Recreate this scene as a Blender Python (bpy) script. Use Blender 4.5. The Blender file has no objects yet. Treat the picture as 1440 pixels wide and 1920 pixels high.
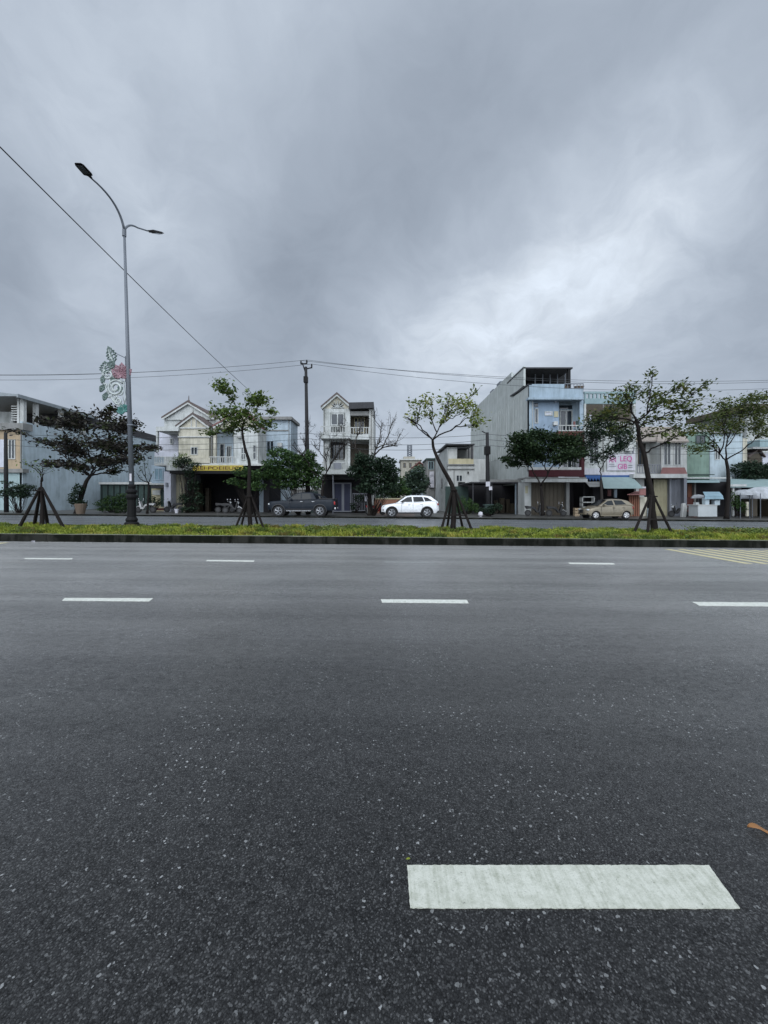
import bpy, math, random
import numpy as np
R = math.radians
rnd = random.Random(7)
S = bpy.context.scene
COL = S.collection
F = 720.0; HZ = 935.0; EYE = 1.5

# ---------------------------------------------------------------- camera
cd = bpy.data.cameras.new('camera'); cam = bpy.data.objects.new('camera', cd); COL.objects.link(cam)
cam.location = (0, 0, EYE); cam.rotation_euler = (R(90), 0, 0)
cd.sensor_width = 36; cd.lens = 36 * F / 1920; cd.shift_y = -25 / 1920
cd.clip_start = 0.05; cd.clip_end = 3000
S.camera = cam
S.view_settings.view_transform = 'Standard'; S.view_settings.look = 'None'
S.view_settings.exposure = 0; S.view_settings.gamma = 1

# ---------------------------------------------------------------- sun (veiled by cloud, behind the camera)
sd = bpy.data.lights.new('sun', 'SUN'); sun = bpy.data.objects.new('sun', sd); COL.objects.link(sun)
sd.energy = 0.8; sd.angle = R(40); sd.color = (1, 0.98, 0.95)
sun.rotation_euler = (R(52), 0, R(-12))

# ---------------------------------------------------------------- world: nishita behind an overcast cloud layer
W = bpy.data.worlds.new('World'); S.world = W; W.use_nodes = True
nt = W.node_tree; nt.nodes.clear()
def N(t, **k):
    n = nt.nodes.new(t)
    for a, b in k.items(): setattr(n, a, b)
    return n
def wl(a, b): nt.links.new(a, b)
def wmath(op, a, b=None):
    n = N('ShaderNodeMath', operation=op)
    for i, x in enumerate((a, b)):
        if x is None: continue
        if isinstance(x, (int, float)): n.inputs[i].default_value = x
        else: wl(x, n.inputs[i])
    return n.outputs[0]
tc = N('ShaderNodeTexCoord')
dirv = tc.outputs['Generated']
# domain warp
nw = N('ShaderNodeTexNoise'); nw.inputs['Scale'].default_value = 3.2; nw.inputs['Detail'].default_value = 6
wl(dirv, nw.inputs['Vector'])
sub = N('ShaderNodeVectorMath', operation='SUBTRACT'); wl(nw.outputs['Color'], sub.inputs[0]); sub.inputs[1].default_value = (.5, .5, .5)
scl = N('ShaderNodeVectorMath', operation='SCALE'); wl(sub.outputs[0], scl.inputs[0]); scl.inputs['Scale'].default_value = 0.26
add = N('ShaderNodeVectorMath', operation='ADD'); wl(dirv, add.inputs[0]); wl(scl.outputs[0], add.inputs[1])
nrm = N('ShaderNodeVectorMath', operation='NORMALIZE'); wl(add.outputs[0], nrm.inputs[0])
wd = nrm.outputs[0]
def pdir(u, v):
    a = np.array([(u - 720) / F, 1, (HZ - v) / F]); return a / np.linalg.norm(a)
BLOBS = [(120,170,.045,.26),(400,120,.06,.2),(960,580,.17,.10),(1060,500,.13,.10),(860,640,.15,.10),(1180,400,.13,.10),(1300,320,.09,.1),
 (1160,580,.07,.12),(760,670,.09,.13),(900,660,.05,.16),(1200,520,.05,.2),(250,430,.05,.12),(780,120,-.03,.16),(640,420,-.055,.18),(560,560,-.05,.12),(380,620,-.03,.10),
 (10,440,-.12,.07),(1440,620,-.05,.12),(1000,230,-.035,.15),(1400,120,-.01,.15),(200,330,.03,.12),(270,520,.05,.1),(60,90,.03,.15),(560,60,.04,.1)]
acc = None
for u, v, am, sg in BLOBS:
    d = N('ShaderNodeVectorMath', operation='DOT_PRODUCT'); wl(wd, d.inputs[0]); d.inputs[1].default_value = tuple(pdir(u, v))
    p = wmath('POWER', wmath('MAXIMUM', d.outputs['Value'], 0.0), 1 / sg ** 2)
    p = wmath('MULTIPLY', p, am)
    acc = p if acc is None else wmath('ADD', acc, p)
# cloud texture on a plane overhead
sx = N('ShaderNodeSeparateXYZ'); wl(wd, sx.inputs[0])
den = wmath('ADD', wmath('MAXIMUM', sx.outputs[2], 0.0), 0.35)
cx = wmath('DIVIDE', sx.outputs[0], den); cy = wmath('DIVIDE', sx.outputs[1], den)
cv = N('ShaderNodeCombineXYZ'); wl(wmath('ADD', cx, wmath('MULTIPLY', cy, .5)), cv.inputs[0]); wl(wmath('SUBTRACT', cy, wmath('MULTIPLY', cx, .5)), cv.inputs[1])
n2 = N('ShaderNodeTexNoise'); n2.inputs['Scale'].default_value = 2.2; n2.inputs['Detail'].default_value = 8; n2.inputs['Roughness'].default_value = .5
wl(cv.outputs[0], n2.inputs['Vector'])
n3_ = N('ShaderNodeTexNoise'); n3_.inputs['Scale'].default_value = 6.5; n3_.inputs['Detail'].default_value = 7; n3_.inputs['Roughness'].default_value = .6; n3_.inputs['Distortion'].default_value = .4
wl(cv.outputs[0], n3_.inputs['Vector'])
wisp = wmath('MULTIPLY', wmath('SUBTRACT', n3_.outputs['Fac'], .5), wmath('ADD', wmath('MULTIPLY', wmath('MAXIMUM', acc, 0.0), 1.2), .13))
tex = wmath('ADD', wisp, wmath('MULTIPLY', wmath('SUBTRACT', n2.outputs['Fac'], .5), .17))
# brighter above and behind the camera (sun behind cloud), light band at the horizon
su = N('ShaderNodeSeparateXYZ'); wl(dirv, su.inputs[0])
back = wmath('MULTIPLY', wmath('POWER', wmath('MAXIMUM', wmath('ADD', wmath('MULTIPLY', su.outputs[1], -.8), wmath('MULTIPLY', su.outputs[2], .6)), 0.0), 1.6), 1.9)
zen = wmath('MULTIPLY', wmath('POWER', wmath('MAXIMUM', su.outputs[2], 0.0), 5.0), .25)
hor = wmath('MULTIPLY', wmath('POWER', wmath('SUBTRACT', 1.0, wmath('ABSOLUTE', su.outputs[2])), 7.0), .29)
lum = wmath('ADD', wmath('ADD', wmath('ADD', acc, tex), wmath('ADD', back, hor)), wmath('ADD', zen, .43))
cr = N('ShaderNodeValToRGB')
cr.color_ramp.elements[0].position = .25; cr.color_ramp.elements[0].color = (.845, 1, 1.24, 1)
cr.color_ramp.elements[1].position = .75; cr.color_ramp.elements[1].color = (.90, 1, 1.13, 1)
wl(lum, cr.inputs['Fac'])
cs = N('ShaderNodeVectorMath', operation='SCALE'); wl(cr.outputs['Color'], cs.inputs[0]); wl(lum, cs.inputs['Scale'])
sky = N('ShaderNodeTexSky', sky_type='NISHITA'); sky.sun_disc = False
sky.sun_elevation = R(38); sky.sun_rotation = R(192)
bg1 = N('ShaderNodeBackground'); bg1.inputs['Strength'].default_value = 0.06; wl(sky.outputs[0], bg1.inputs['Color'])
bg2 = N('ShaderNodeBackground'); bg2.inputs['Strength'].default_value = 1.0; wl(cs.outputs[0], bg2.inputs['Color'])
mxs = N('ShaderNodeMixShader'); mxs.inputs[0].default_value = .95
wl(bg1.outputs[0], mxs.inputs[1]); wl(bg2.outputs[0], mxs.inputs[2])
wo = N('ShaderNodeOutputWorld'); wl(mxs.outputs[0], wo.inputs['Surface'])

# ---------------------------------------------------------------- materials
MATS = {}
def newmat(name):
    m = bpy.data.materials.new(name); m.use_nodes = True
    return m, m.node_tree, m.node_tree.nodes['Principled BSDF']
def mth(t, op, a, b=None, c=None):
    n = t.nodes.new('ShaderNodeMath'); n.operation = op
    for i, x in enumerate((a, b, c)):
        if x is None: continue
        if isinstance(x, (int, float)): n.inputs[i].default_value = x
        else: t.links.new(x, n.inputs[i])
    return n.outputs[0]
def noise(t, vec, scale, detail=4, rough=.5, dist=0):
    n = t.nodes.new('ShaderNodeTexNoise'); n.inputs['Scale'].default_value = scale
    n.inputs['Detail'].default_value = detail; n.inputs['Roughness'].default_value = rough; n.inputs['Distortion'].default_value = dist
    t.links.new(vec, n.inputs['Vector']); return n.outputs['Fac']
def coords(t, sc=(1, 1, 1)):
    g = t.nodes.new('ShaderNodeNewGeometry'); mp = t.nodes.new('ShaderNodeMapping')
    mp.inputs['Scale'].default_value = sc; t.links.new(g.outputs['Position'], mp.inputs['Vector']); return mp.outputs[0]
def mixc(t, fac, a, b):
    n = t.nodes.new('ShaderNodeMix'); n.data_type = 'RGBA'
    for i, x in ((0, fac), (6, a), (7, b)):
        if isinstance(x, (int, float)): n.inputs[i].default_value = x
        elif isinstance(x, tuple): n.inputs[i].default_value = (x[0], x[1], x[2], 1)
        else: t.links.new(x, n.inputs[i])
    return n.outputs[2]
def ramp(t, fac, p0, p1):
    n = t.nodes.new('ShaderNodeMapRange'); n.inputs['From Min'].default_value = p0; n.inputs['From Max'].default_value = p1
    t.links.new(fac, n.inputs['Value']); return n.outputs[0]
def bump(t, h, strength, dist=.01):
    b = t.nodes.new('ShaderNodeBump'); b.inputs['Strength'].default_value = strength; b.inputs['Distance'].default_value = dist
    t.links.new(h, b.inputs['Height']); return b.outputs[0]
def mat(name, c, rough=.7, dirt=.35, scale=1.2, metal=0, bmp=.2, dc=None):
    """weathered surface: colour broken by blotches and rain streaks of grime"""
    if name in MATS: return MATS[name]
    m, t, b = newmat(name)
    n1 = noise(t, coords(t, (scale, scale, scale * .8)), 1, 6, .6)
    n2_ = noise(t, coords(t, (3.5, 3.5, .35)), 1, 5, .65)
    n3 = noise(t, coords(t), 22, 4, .6)
    d = dc or (c[0] * .38 + .004, c[1] * .39 + .004, c[2] * .36 + .003)
    f = mth(t, 'MULTIPLY', ramp(t, mth(t, 'ADD', mth(t, 'MULTIPLY', n1, .5), mth(t, 'MULTIPLY', n2_, .5)), .42, .72), dirt * 1.7)
    f = mth(t, 'ADD', f, mth(t, 'MULTIPLY', n3, dirt * .25)); f = mth(t, 'MINIMUM', f, 1.0)
    t.links.new(mixc(t, f, c, d), b.inputs['Base Color'])
    b.inputs['Roughness'].default_value = rough; b.inputs['Metallic'].default_value = metal
    if bmp: t.links.new(bump(t, n3, bmp, .01), b.inputs['Normal'])
    b.inputs['Specular IOR Level'].default_value = .35 if sum(c) > .2 else .15
    MATS[name] = m; return m
def plain(name, c, rough=.5, metal=0, spec=.5, coat=0):
    if name in MATS: return MATS[name]
    m, t, b = newmat(name)
    n1 = noise(t, coords(t), 4, 4)
    t.links.new(mixc(t, ramp(t, n1, .3, .75), c, (c[0]*.8, c[1]*.8, c[2]*.8)), b.inputs['Base Color'])
    b.inputs['Roughness'].default_value = rough; b.inputs['Metallic'].default_value = metal
    b.inputs['Specular IOR Level'].default_value = spec; b.inputs['Coat Weight'].default_value = coat
    MATS[name] = m; return m
def leafmat(name, c1, c2, c3=None, trans=.25):
    if name in MATS: return MATS[name]
    m, t, b = newmat(name)
    g = t.nodes.new('ShaderNodeNewGeometry')
    f = ramp(t, g.outputs['Random Per Island'], .1, .9)
    col = mixc(t, f, c1, c2)
    if c3:
        col = mixc(t, ramp(t, noise(t, coords(t), 1.7, 3), .52, .66), col, c3)
    b.inputs['Roughness'].default_value = .6; b.inputs['Specular IOR Level'].default_value = .25
    t.links.new(col, b.inputs['Base Color'])
    tr = t.nodes.new('ShaderNodeBsdfTranslucent'); t.links.new(col, tr.inputs['Color'])
    mx = t.nodes.new('ShaderNodeMixShader'); mx.inputs[0].default_value = trans
    t.links.new(b.outputs[0], mx.inputs[1]); t.links.new(tr.outputs[0], mx.inputs[2])
    t.links.new(mx.outputs[0], t.nodes['Material Output'].inputs['Surface'])
    MATS[name] = m; return m

SHEEN = .6
def asphalt(name, base, glossy, stones=True):
    m, t, b = newmat(name)
    P = coords(t)
    v = t.nodes.new('ShaderNodeTexVoronoi'); v.inputs['Scale'].default_value = 76
    nd = t.nodes.new('ShaderNodeTexNoise'); nd.inputs['Scale'].default_value = 75; nd.inputs['Detail'].default_value = 2; t.links.new(P, nd.inputs['Vector'])
    va = t.nodes.new('ShaderNodeVectorMath'); va.operation = 'MULTIPLY_ADD'; t.links.new(nd.outputs['Color'], va.inputs[0]); va.inputs[1].default_value = (.018, .018, 0); t.links.new(P, va.inputs[2])
    t.links.new(va.outputs[0], v.inputs['Vector'])
    sc = t.nodes.new('ShaderNodeSeparateColor'); t.links.new(v.outputs['Color'], sc.inputs[0])
    isst = mth(t, 'GREATER_THAN', sc.outputs[0], .85)
    near = mth(t, 'LESS_THAN', v.outputs['Distance'], mth(t, 'MULTIPLY', sc.outputs[1], .48))
    patch = ramp(t, noise(t, P, 1.6, 4), .38, .6)
    st = mth(t, 'MULTIPLY', mth(t, 'MULTIPLY', isst, near), mth(t, 'ADD', mth(t, 'MULTIPLY', sc.outputs[2], .6), .15))
    st = mth(t, 'MULTIPLY', st, mth(t, 'ADD', mth(t, 'MULTIPLY', patch, .7), .3))
    v2 = t.nodes.new('ShaderNodeTexVoronoi'); v2.inputs['Scale'].default_value = 185; t.links.new(P, v2.inputs['Vector'])
    s2 = t.nodes.new('ShaderNodeSeparateColor'); t.links.new(v2.outputs['Color'], s2.inputs[0])
    mott = mth(t, 'ADD', mth(t, 'MULTIPLY', noise(t, P, 34, 4, .8), .55), mth(t, 'MULTIPLY', noise(t, coords(t, (9, 14, 1)), 1, 5, .8), .45))
    mott = ramp(t, mott, .40, .60)
    grain = mth(t, 'ADD', mth(t, 'POWER', s2.outputs[0], 5.0), mth(t, 'MULTIPLY', mott, .14))
    big = noise(t, coords(t, (.22, .5, 1)), 1, 5, .6)
    c0 = mixc(t, grain, (base[0]*.45, base[1]*.45, base[2]*.45), (base[0]*10, base[1]*10, base[2]*9.5))
    c0 = mixc(t, ramp(t, big, .35, .7), c0, mixc(t, .5, c0, (base[0]*.5, base[1]*.5, base[2]*.5)))
    c1 = mixc(t, st, c0, (.42, .43, .43)) if stones else c0
    t.links.new(c1, b.inputs['Base Color'])
    film = noise(t, coords(t, (.12, 1.1, 1)), 1, 5, .6, .4)
    track = ramp(t, noise(t, coords(t, (.05, 1.7, 1)), 1, 4, .6, .3), .38, .64)
    rg = mth(t, 'ADD', mth(t, 'MULTIPLY', ramp(t, film, .40, .66), -.15), glossy)
    rg = mth(t, 'ADD', rg, mth(t, 'MULTIPLY', grain, .15))
    t.links.new(rg, b.inputs['Roughness'])
    hh = mth(t, 'ADD', mth(t, 'MULTIPLY', v2.outputs['Distance'], -1.0), mth(t, 'MULTIPLY', noise(t, P, 60, 4), .8))
    t.links.new(bump(t, hh, .2, .003), b.inputs['Normal'])
    pore_shade = mth(t, 'SUBTRACT', 1.0, ramp(t, v2.outputs['Distance'], .38, .62))  # self-shadow of the pores put into the specular level
    t.links.new(mth(t, 'MULTIPLY', pore_shade, .30), b.inputs['Specular IOR Level'])
    b.inputs['Coat Weight'].default_value = .4; b.inputs['Coat IOR'].default_value = 1.4; t.links.new(mth(t, 'MULTIPLY', mth(t, 'ADD', mth(t, 'MULTIPLY', ramp(t, noise(t, coords(t, (.35, .55, 1)), 1, 5, .6, 1.0), .35, .7), .22), mth(t, 'ADD', mth(t, 'MULTIPLY', mott, .55), mth(t, 'ADD', mth(t, 'MULTIPLY', track, .26), .31))), SHEEN if stones else .02), b.inputs['Sheen Weight']); b.inputs['Sheen Roughness'].default_value = .35; b.inputs['Sheen Tint'].default_value = (1, .985, .96, 1); t.links.new(mth(t, 'ADD', rg, .10), b.inputs['Coat Roughness'])
    t.links.new(bump(t, noise(t, P, 9, 3), .05, .01), b.inputs['Coat Normal'])
    MATS[name] = m; return m
A1 = asphalt('wet asphalt', (.0080, .0081, .0086), .34)
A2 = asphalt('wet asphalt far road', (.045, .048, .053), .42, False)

def paint(name, c, wear=1.0):
    m, t, b = newmat(name)
    w = noise(t, coords(t, (70, 3.0, 1)), 1, 4, .65)
    w2 = noise(t, coords(t), 22, 6, .7)
    sp = noise(t, coords(t), 150, 3)
    big = ramp(t, noise(t, coords(t), 4.5, 5, .7), .42, .66)
    f = mth(t, 'ADD', mth(t, 'MULTIPLY', ramp(t, w, .46, .66), mth(t, 'ADD', mth(t, 'MULTIPLY', big, .3), .2)), mth(t, 'MULTIPLY', ramp(t, w2, .42, .66), .5))
    f = mth(t, 'MINIMUM', mth(t, 'ADD', f, mth(t, 'MULTIPLY', ramp(t, sp, .58, .75), .4)), 1.0)
    col = mixc(t, f, c, (c[0]*.50, c[1]*.52, c[2]*.46))
    chip = mth(t, 'MULTIPLY', ramp(t, noise(t, coords(t), 55, 5, .75), .655 - .03 * wear, .68), .8)
    t.links.new(mixc(t, chip, col, (.05, .05, .05)), b.inputs['Base Color'])
    b.inputs['Roughness'].default_value = .55; b.inputs['Specular IOR Level'].default_value = .3
    t.links.new(bump(t, mth(t, 'ADD', w, mth(t, 'MULTIPLY', sp, .6)), .5, .005), b.inputs['Normal'])
    MATS[name] = m; return m
PAINT = paint('white road paint', (.66, .67, .62)); PAINTN = paint('ribbed white road paint', (.53, .54, .475), .3); PAINTY = paint('cream road paint', (.60, .54, .33)); PAINTW = paint('worn road paint', (.28, .29, .29))  # plain white is lightened in place of the grazing sheen on far dashes

M = dict(
 cream=mat('cream render', (.56,.53,.44), .8, .6), white=mat('white render', (.54,.56,.555), .8, .6), lilac=mat('pale pillar render', (.56,.57,.64), .8, .3),
 bluegrey=mat('blue grey render', (.42,.50,.57), .8, .35), paleblue=mat('pale blue render', (.32,.40,.47), .8, .4), skyblue=mat('sky blue render', (.27,.35,.45), .8, .4),
 greywall=mat('unpainted grey wall', (.47,.50,.49), .85, .34), orange=mat('orange render', (.40,.31,.21), .8, .35), teal=mat('teal render', (.25,.34,.36), .8, .3),
 farwall=mat('haze muted ochre render', (.36,.34,.29), .9, .4), green=mat('green render', (.19,.27,.225), .8, .5), dkgreen=mat('dark green boards', (.045,.07,.065), .6, .4), aqua=mat('aqua render', (.33,.43,.44), .8, .3),  # farwall: ochre desaturated so the colour itself carries the distance haze
 sidewall=mat('pale side wall', (.44,.52,.57), .85, .4), conc=mat('concrete', (.24,.24,.235), .85, .45), ltconc=mat('light concrete', (.52,.53,.52), .8, .4),
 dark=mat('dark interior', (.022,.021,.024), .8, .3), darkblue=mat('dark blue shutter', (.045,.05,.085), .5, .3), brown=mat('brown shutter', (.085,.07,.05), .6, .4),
 beige=mat('beige shutter', (.42,.39,.27), .6, .3), greysh=mat('grey shutter', (.20,.21,.24), .5, .3), tile=mat('brown roof tile', (.11,.085,.08), .7, .4),
 tilegrey=mat('weathered roof tile', (.30,.26,.23), .8, .45), redtile=mat('red roof tile', (.19,.085,.08), .7, .35), maroon=mat('maroon panel', (.065,.016,.022), .5, .3),
 redband=mat('red brown parapet', (.11,.04,.035), .6, .3), brick=mat('orange brick', (.34,.17,.115), .9, .35, 3), yellowish=mat('yellow ochre render', (.50,.45,.30), .8, .3),
 slate=mat('dark metal roofing', (.05,.05,.055), .5, .3), steel=mat('grey steel roofing', (.26,.29,.31), .4, .3), pole=mat('concrete pole', (.028,.028,.03), .8, .3),
 black=mat('black cast iron', (.010,.010,.011), .6, .2), galv=mat('galvanised steel', (.14,.155,.18), .4, .25), bark=mat('wet dark bark', (.016,.013,.012), .8, .3, 6),
 barkg=mat('grey bark', (.035,.032,.030), .85, .4, 6), bark2=mat('pale grey bark', (.045,.038,.034), .85, .4, 6), stake=mat('dark wooden stake', (.015,.012,.011), .8, .3, 5),
 yellow=mat('yellow sign board', (.48,.38,.06), .5, .3), red=plain('red plastic', (.5,.04,.04), .4), blue=mat('blue awning', (.03,.09,.26), .6, .2),
 tealaw=mat('teal awning sheet', (.23,.31,.31), .55, .25), pinkred=mat('faded red awning', (.30,.14,.13), .6, .3), magenta=plain('magenta lettering', (.50,.05,.28), .5),
 signw=mat('white banner', (.56,.55,.60), .6, .35), tyre=plain('tyre rubber', (.018,.018,.019), .75), rim=plain('alloy rim', (.30,.31,.33), .35, .5), rimd=plain('dark spoked rim', (.04,.04,.042), .5), hub=plain('hub cap', (.6,.6,.6), .4, .3),
 glass=plain('window glass', (.025,.032,.04), .08, 0, .7), cargl=plain('tinted car glass', (.012,.016,.019), .12, 0, .22), chrome=plain('chrome', (.6,.6,.62), .2, .9),
 carw=plain('white car paint', (.78,.79,.81), .3, 0, .5, .6), cargy=plain('slate grey car paint', (.015,.020,.028), .5, .0, .15, .08), carbe=plain('champagne car paint', (.20,.17,.12), .4, .2, .5, .3),
 plastic=plain('black plastic', (.02,.02,.022), .55), lampg=plain('headlamp lens', (.55,.57,.58), .12), tail=plain('tail lamp lens', (.35,.02,.02), .2),
 tarp=mat('white tarpaulin', (.42,.44,.47), .6, .5), bluetarp=mat('light blue tarpaulin', (.23,.35,.42), .6, .3), cartw=mat('white cart panel', (.46,.49,.50), .5, .15),
 wood=mat('red brown wood', (.20,.08,.05), .7, .4), soil=mat('dark damp soil', (.05,.045,.03), .9, .4, 3), pot=mat('clay pot', (.16,.12,.09), .8, .4),
 wire=plain('black cable', (.045,.05,.055), .6), kerb=mat('mossy kerb stone', (.028,.028,.024), .95, 1.3, 2.2, 0, .8, (.005,.006,.004)), kerbtop=mat('kerb top', (.17,.18,.13), .8, .6, 3),
 pave=mat('damp dark pavement', (.085,.083,.078), .45, .5, 2), ornw=plain('ornament white steel', (.42,.46,.45), .4, .2), orng=plain('ornament green', (.12,.17,.155), .5), ornp=plain('ornament pink', (.30,.17,.20), .5), ornt=plain('ornament teal', (.06,.20,.18), .5),
 leafdry=plain('dry brown leaf', (.30,.14,.05), .6), silver=plain('silver plastic', (.5,.5,.5), .3, .3))
L = dict(
 mid=leafmat('mid green leaves', (.045,.085,.022), (.14,.19,.045)), lime=leafmat('yellow green leaves', (.10,.14,.03), (.20,.25,.06), (.26,.26,.05), .35),
 dark=leafmat('dark green leaves', (.012,.026,.012), (.035,.06,.022)), purple=leafmat('dark bronze leaves', (.016,.014,.016), (.050,.044,.034), (.04,.06,.018), .15),
 deep=leafmat('deep green leaves', (.010,.024,.014), (.03,.052,.028)), olive=leafmat('olive leaves', (.035,.058,.018), (.10,.13,.035), (.12,.12,.03)),
 fresh=leafmat('fresh green leaves', (.018,.045,.016), (.06,.11,.03)), hazy=leafmat('haze greyed green leaves', (.04,.07,.05), (.075,.11,.075)),  # hazy: aerial haze is mixed into the leaf colour
 grass=leafmat('lawn grass', (.12,.17,.022), (.34,.39,.06), (.36,.33,.07), .35), weed=leafmat('ground cover leaves', (.06,.10,.02), (.17,.22,.05), (.17,.14,.04), .3))

# ---------------------------------------------------------------- mesh helpers
OFF = {}          # root name -> world location
def gz(x): return -0.009 * x
def WX(u, Y): return (u - 720) / F * Y
def WZ(v, Y): return EYE + (HZ - v) / F * Y
def P3(u, v, Y): return np.array([WX(u, Y), Y, WZ(v, Y)])
def tag(o, label=None, cat=None, group=None, kind=None):
    if label: o['label'] = label
    if cat: o['category'] = cat
    if group: o['group'] = group
    if kind: o['kind'] = kind
    return o
def thing(name, label, cat, loc, group=None):
    o = bpy.data.objects.new(name, None); COL.objects.link(o); o.location = loc
    o.empty_display_size = .2; OFF[o.name] = np.array(loc, float)
    return tag(o, label, cat, group)
SPLIT = {'column','post','pillar','corner_pier','terrace_wall','display_case','stored_goods','shop_goods','terrace_post','ledge','floor_slab','flowerpot','water_tank','canopy_post','door_handle','printed_line','sport_bar'}
class MB:
    def __init__(s): s.v = []; s.f = []; s.n = 0; s.c = [0]
    def add(s, vs, fs):
        s.v.append(np.asarray(vs, float).reshape(-1, 3)); s.f += [tuple(int(i) + s.n for i in f) for f in fs]; s.n += len(s.v[-1]); s.c.append(len(s.f)); return s
    def box(s, x0, x1, y0, y1, z0, z1):
        x0, x1 = sorted((x0, x1)); y0, y1 = sorted((y0, y1)); z0, z1 = sorted((z0, z1))
        vs = [(x, y, z) for z in (z0, z1) for y in (y0, y1) for x in (x0, x1)]
        return s.add(vs, [(0, 2, 3, 1), (4, 5, 7, 6), (0, 1, 5, 4), (2, 6, 7, 3), (0, 4, 6, 2), (1, 3, 7, 5)])
    def fb(s, u0, u1, v0, v1, Y, d):      # facade box: picture column/row limits measured at distance Y, d metres deep
        return s.box(WX(u0, Y), WX(u1, Y), Y, Y + d, WZ(v1, Y), WZ(v0, Y))
    def prism(s, poly, y0, y1):           # poly of (x,z), extruded along y
        n = len(poly); a = sum(poly[i][0]*poly[(i+1) % n][1] - poly[(i+1) % n][0]*poly[i][1] for i in range(n))
        if a < 0: poly = poly[::-1]
        vs = [(x, y0, z) for x, z in poly] + [(x, y1, z) for x, z in poly]
        fs = [tuple(range(n)), tuple(range(2*n-1, n-1, -1))] + [(i, i+n, (i+1) % n + n, (i+1) % n) for i in range(n)]
        return s.add(vs, fs)
    def tube(s, pts, rad, seg=6, cap=True):
        pts = np.asarray(pts, float); n = len(pts)
        if np.isscalar(rad): rad = [rad] * n
        tg = np.gradient(pts, axis=0) if n > 2 else np.repeat([pts[1] - pts[0]], 2, 0)
        tg /= np.linalg.norm(tg, axis=1)[:, None] + 1e-9
        ref = np.array([0., 1, 0]) if abs(tg[0][1]) < .8 else np.array([1., 0, 0])
        rings = []
        for p, t_, r in zip(pts, tg, rad):
            a = np.cross(t_, ref); a /= np.linalg.norm(a) + 1e-9; b = np.cross(t_, a)
            an = np.arange(seg) * 2 * math.pi / seg
            rings.append(p + r * (np.cos(an)[:, None] * a + np.sin(an)[:, None] * b))
        fs = [(i*seg + j, i*seg + (j+1) % seg, (i+1)*seg + (j+1) % seg, (i+1)*seg + j) for i in range(n-1) for j in range(seg)]
        if cap: fs += [tuple(range(seg))[::-1], tuple((n-1)*seg + j for j in range(seg))]
        return s.add(np.concatenate(rings), fs)
    def lathe(s, c, prof, seg=16):        # prof of (r,z) around vertical axis at c
        an = np.arange(seg) * 2 * math.pi / seg; vs = []
        for r, z in prof: vs += [(c[0] + r*math.cos(a), c[1] + r*math.sin(a), c[2] + z) for a in an]
        n = len(prof)
        fs = [(i*seg + j, i*seg + (j+1) % seg, (i+1)*seg + (j+1) % seg, (i+1)*seg + j) for i in range(n-1) for j in range(seg)]
        fs += [tuple(range(seg))[::-1], tuple((n-1)*seg + j for j in range(seg))]
        return s.add(vs, fs)
    def disc(s, c, r, y0, y1, seg=20):    # wheel-like cylinder along y
        an = np.arange(seg) * 2 * math.pi / seg
        return s.prism([(c[0] + r*math.cos(a), c[1] + r*math.sin(a)) for a in an], y0, y1)
    def build(s, name, m, parent=None, smooth=False, bevel=0):
        if name in SPLIT and len(s.v) > 1 and parent is not None:
            n0 = 0; first = None
            for i, vv in enumerate(s.v):
                q = MB(); q.add(vv, [tuple(k - n0 for k in f) for f in s.f[s.c[i]:s.c[i+1]]]); n0 += len(vv)
                o = q.build(name, m, parent, smooth, bevel); first = first or o
            return first
        me = bpy.data.meshes.new(name)
        v = np.concatenate(s.v)
        root = parent
        while root is not None and root.parent is not None: root = root.parent
        if root is not None: v = v - OFF[root.name]
        me.from_pydata(v.tolist(), [], s.f); me.materials.append(MATS[m] if m in MATS else (M.get(m) or L.get(m)) if isinstance(m, str) else m)
        if smooth: me.polygons.foreach_set('use_smooth', [True] * len(me.polygons))
        me.update(); o = bpy.data.objects.new(name, me); COL.objects.link(o)
        if parent is not None: o.parent = parent
        if bevel:
            b = o.modifiers.new('bevel', 'BEVEL'); b.width = bevel; b.segments = 2; b.limit_method = 'ANGLE'
        return o
    def solo(s, name, m, label, cat, group=None, kind=None, **k):   # a thing that is one mesh, origin at its base
        v = np.concatenate(s.v); c = np.array([(v[:,0].min()+v[:,0].max())/2, (v[:,1].min()+v[:,1].max())/2, v[:,2].min()])
        s.v = [v - c]; o = s.build(name, m, None, **k); o.location = c; OFF[o.name] = c
        return tag(o, label, cat, group, kind)
def FB(root, name, m, boxes, **k):
    b = MB()
    for q in boxes: b.fb(*q)
    return b.build(name, m, root, **k)
def win(root, u0, u1, v0, v1, Y, nx=2, ny=1, fr='white', gl='glass', w=.07, name='window'):
    x0, x1, z0, z1 = WX(u0, Y), WX(u1, Y), WZ(v1, Y), WZ(v0, Y)
    b = MB(); y0, y1 = Y - .06, Y + .03
    b.box(x0, x1, y0, y1, z1 - w, z1); b.box(x0, x1, y0, y1, z0, z0 + w)
    xs = [x0 + (x1 - x0 - w) * i / nx for i in range(nx + 1)]
    for x in xs: b.box(x, x + w, y0 + .003, y1, z0 + w, z1 - w)
    for j in range(1, ny):
        z = z0 + (z1 - z0 - w) * j / ny
        for a, c in zip(xs[:-1], xs[1:]): b.box(a + w, c, y0 + .006, y1, z, z + w)
    f = b.build(name, fr, root)
    MB().box(x0 + .01, x1 - .01, Y - .025, Y - .012, z0 + .01, z1 - .01).build('pane', gl, f)
    return f
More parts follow.
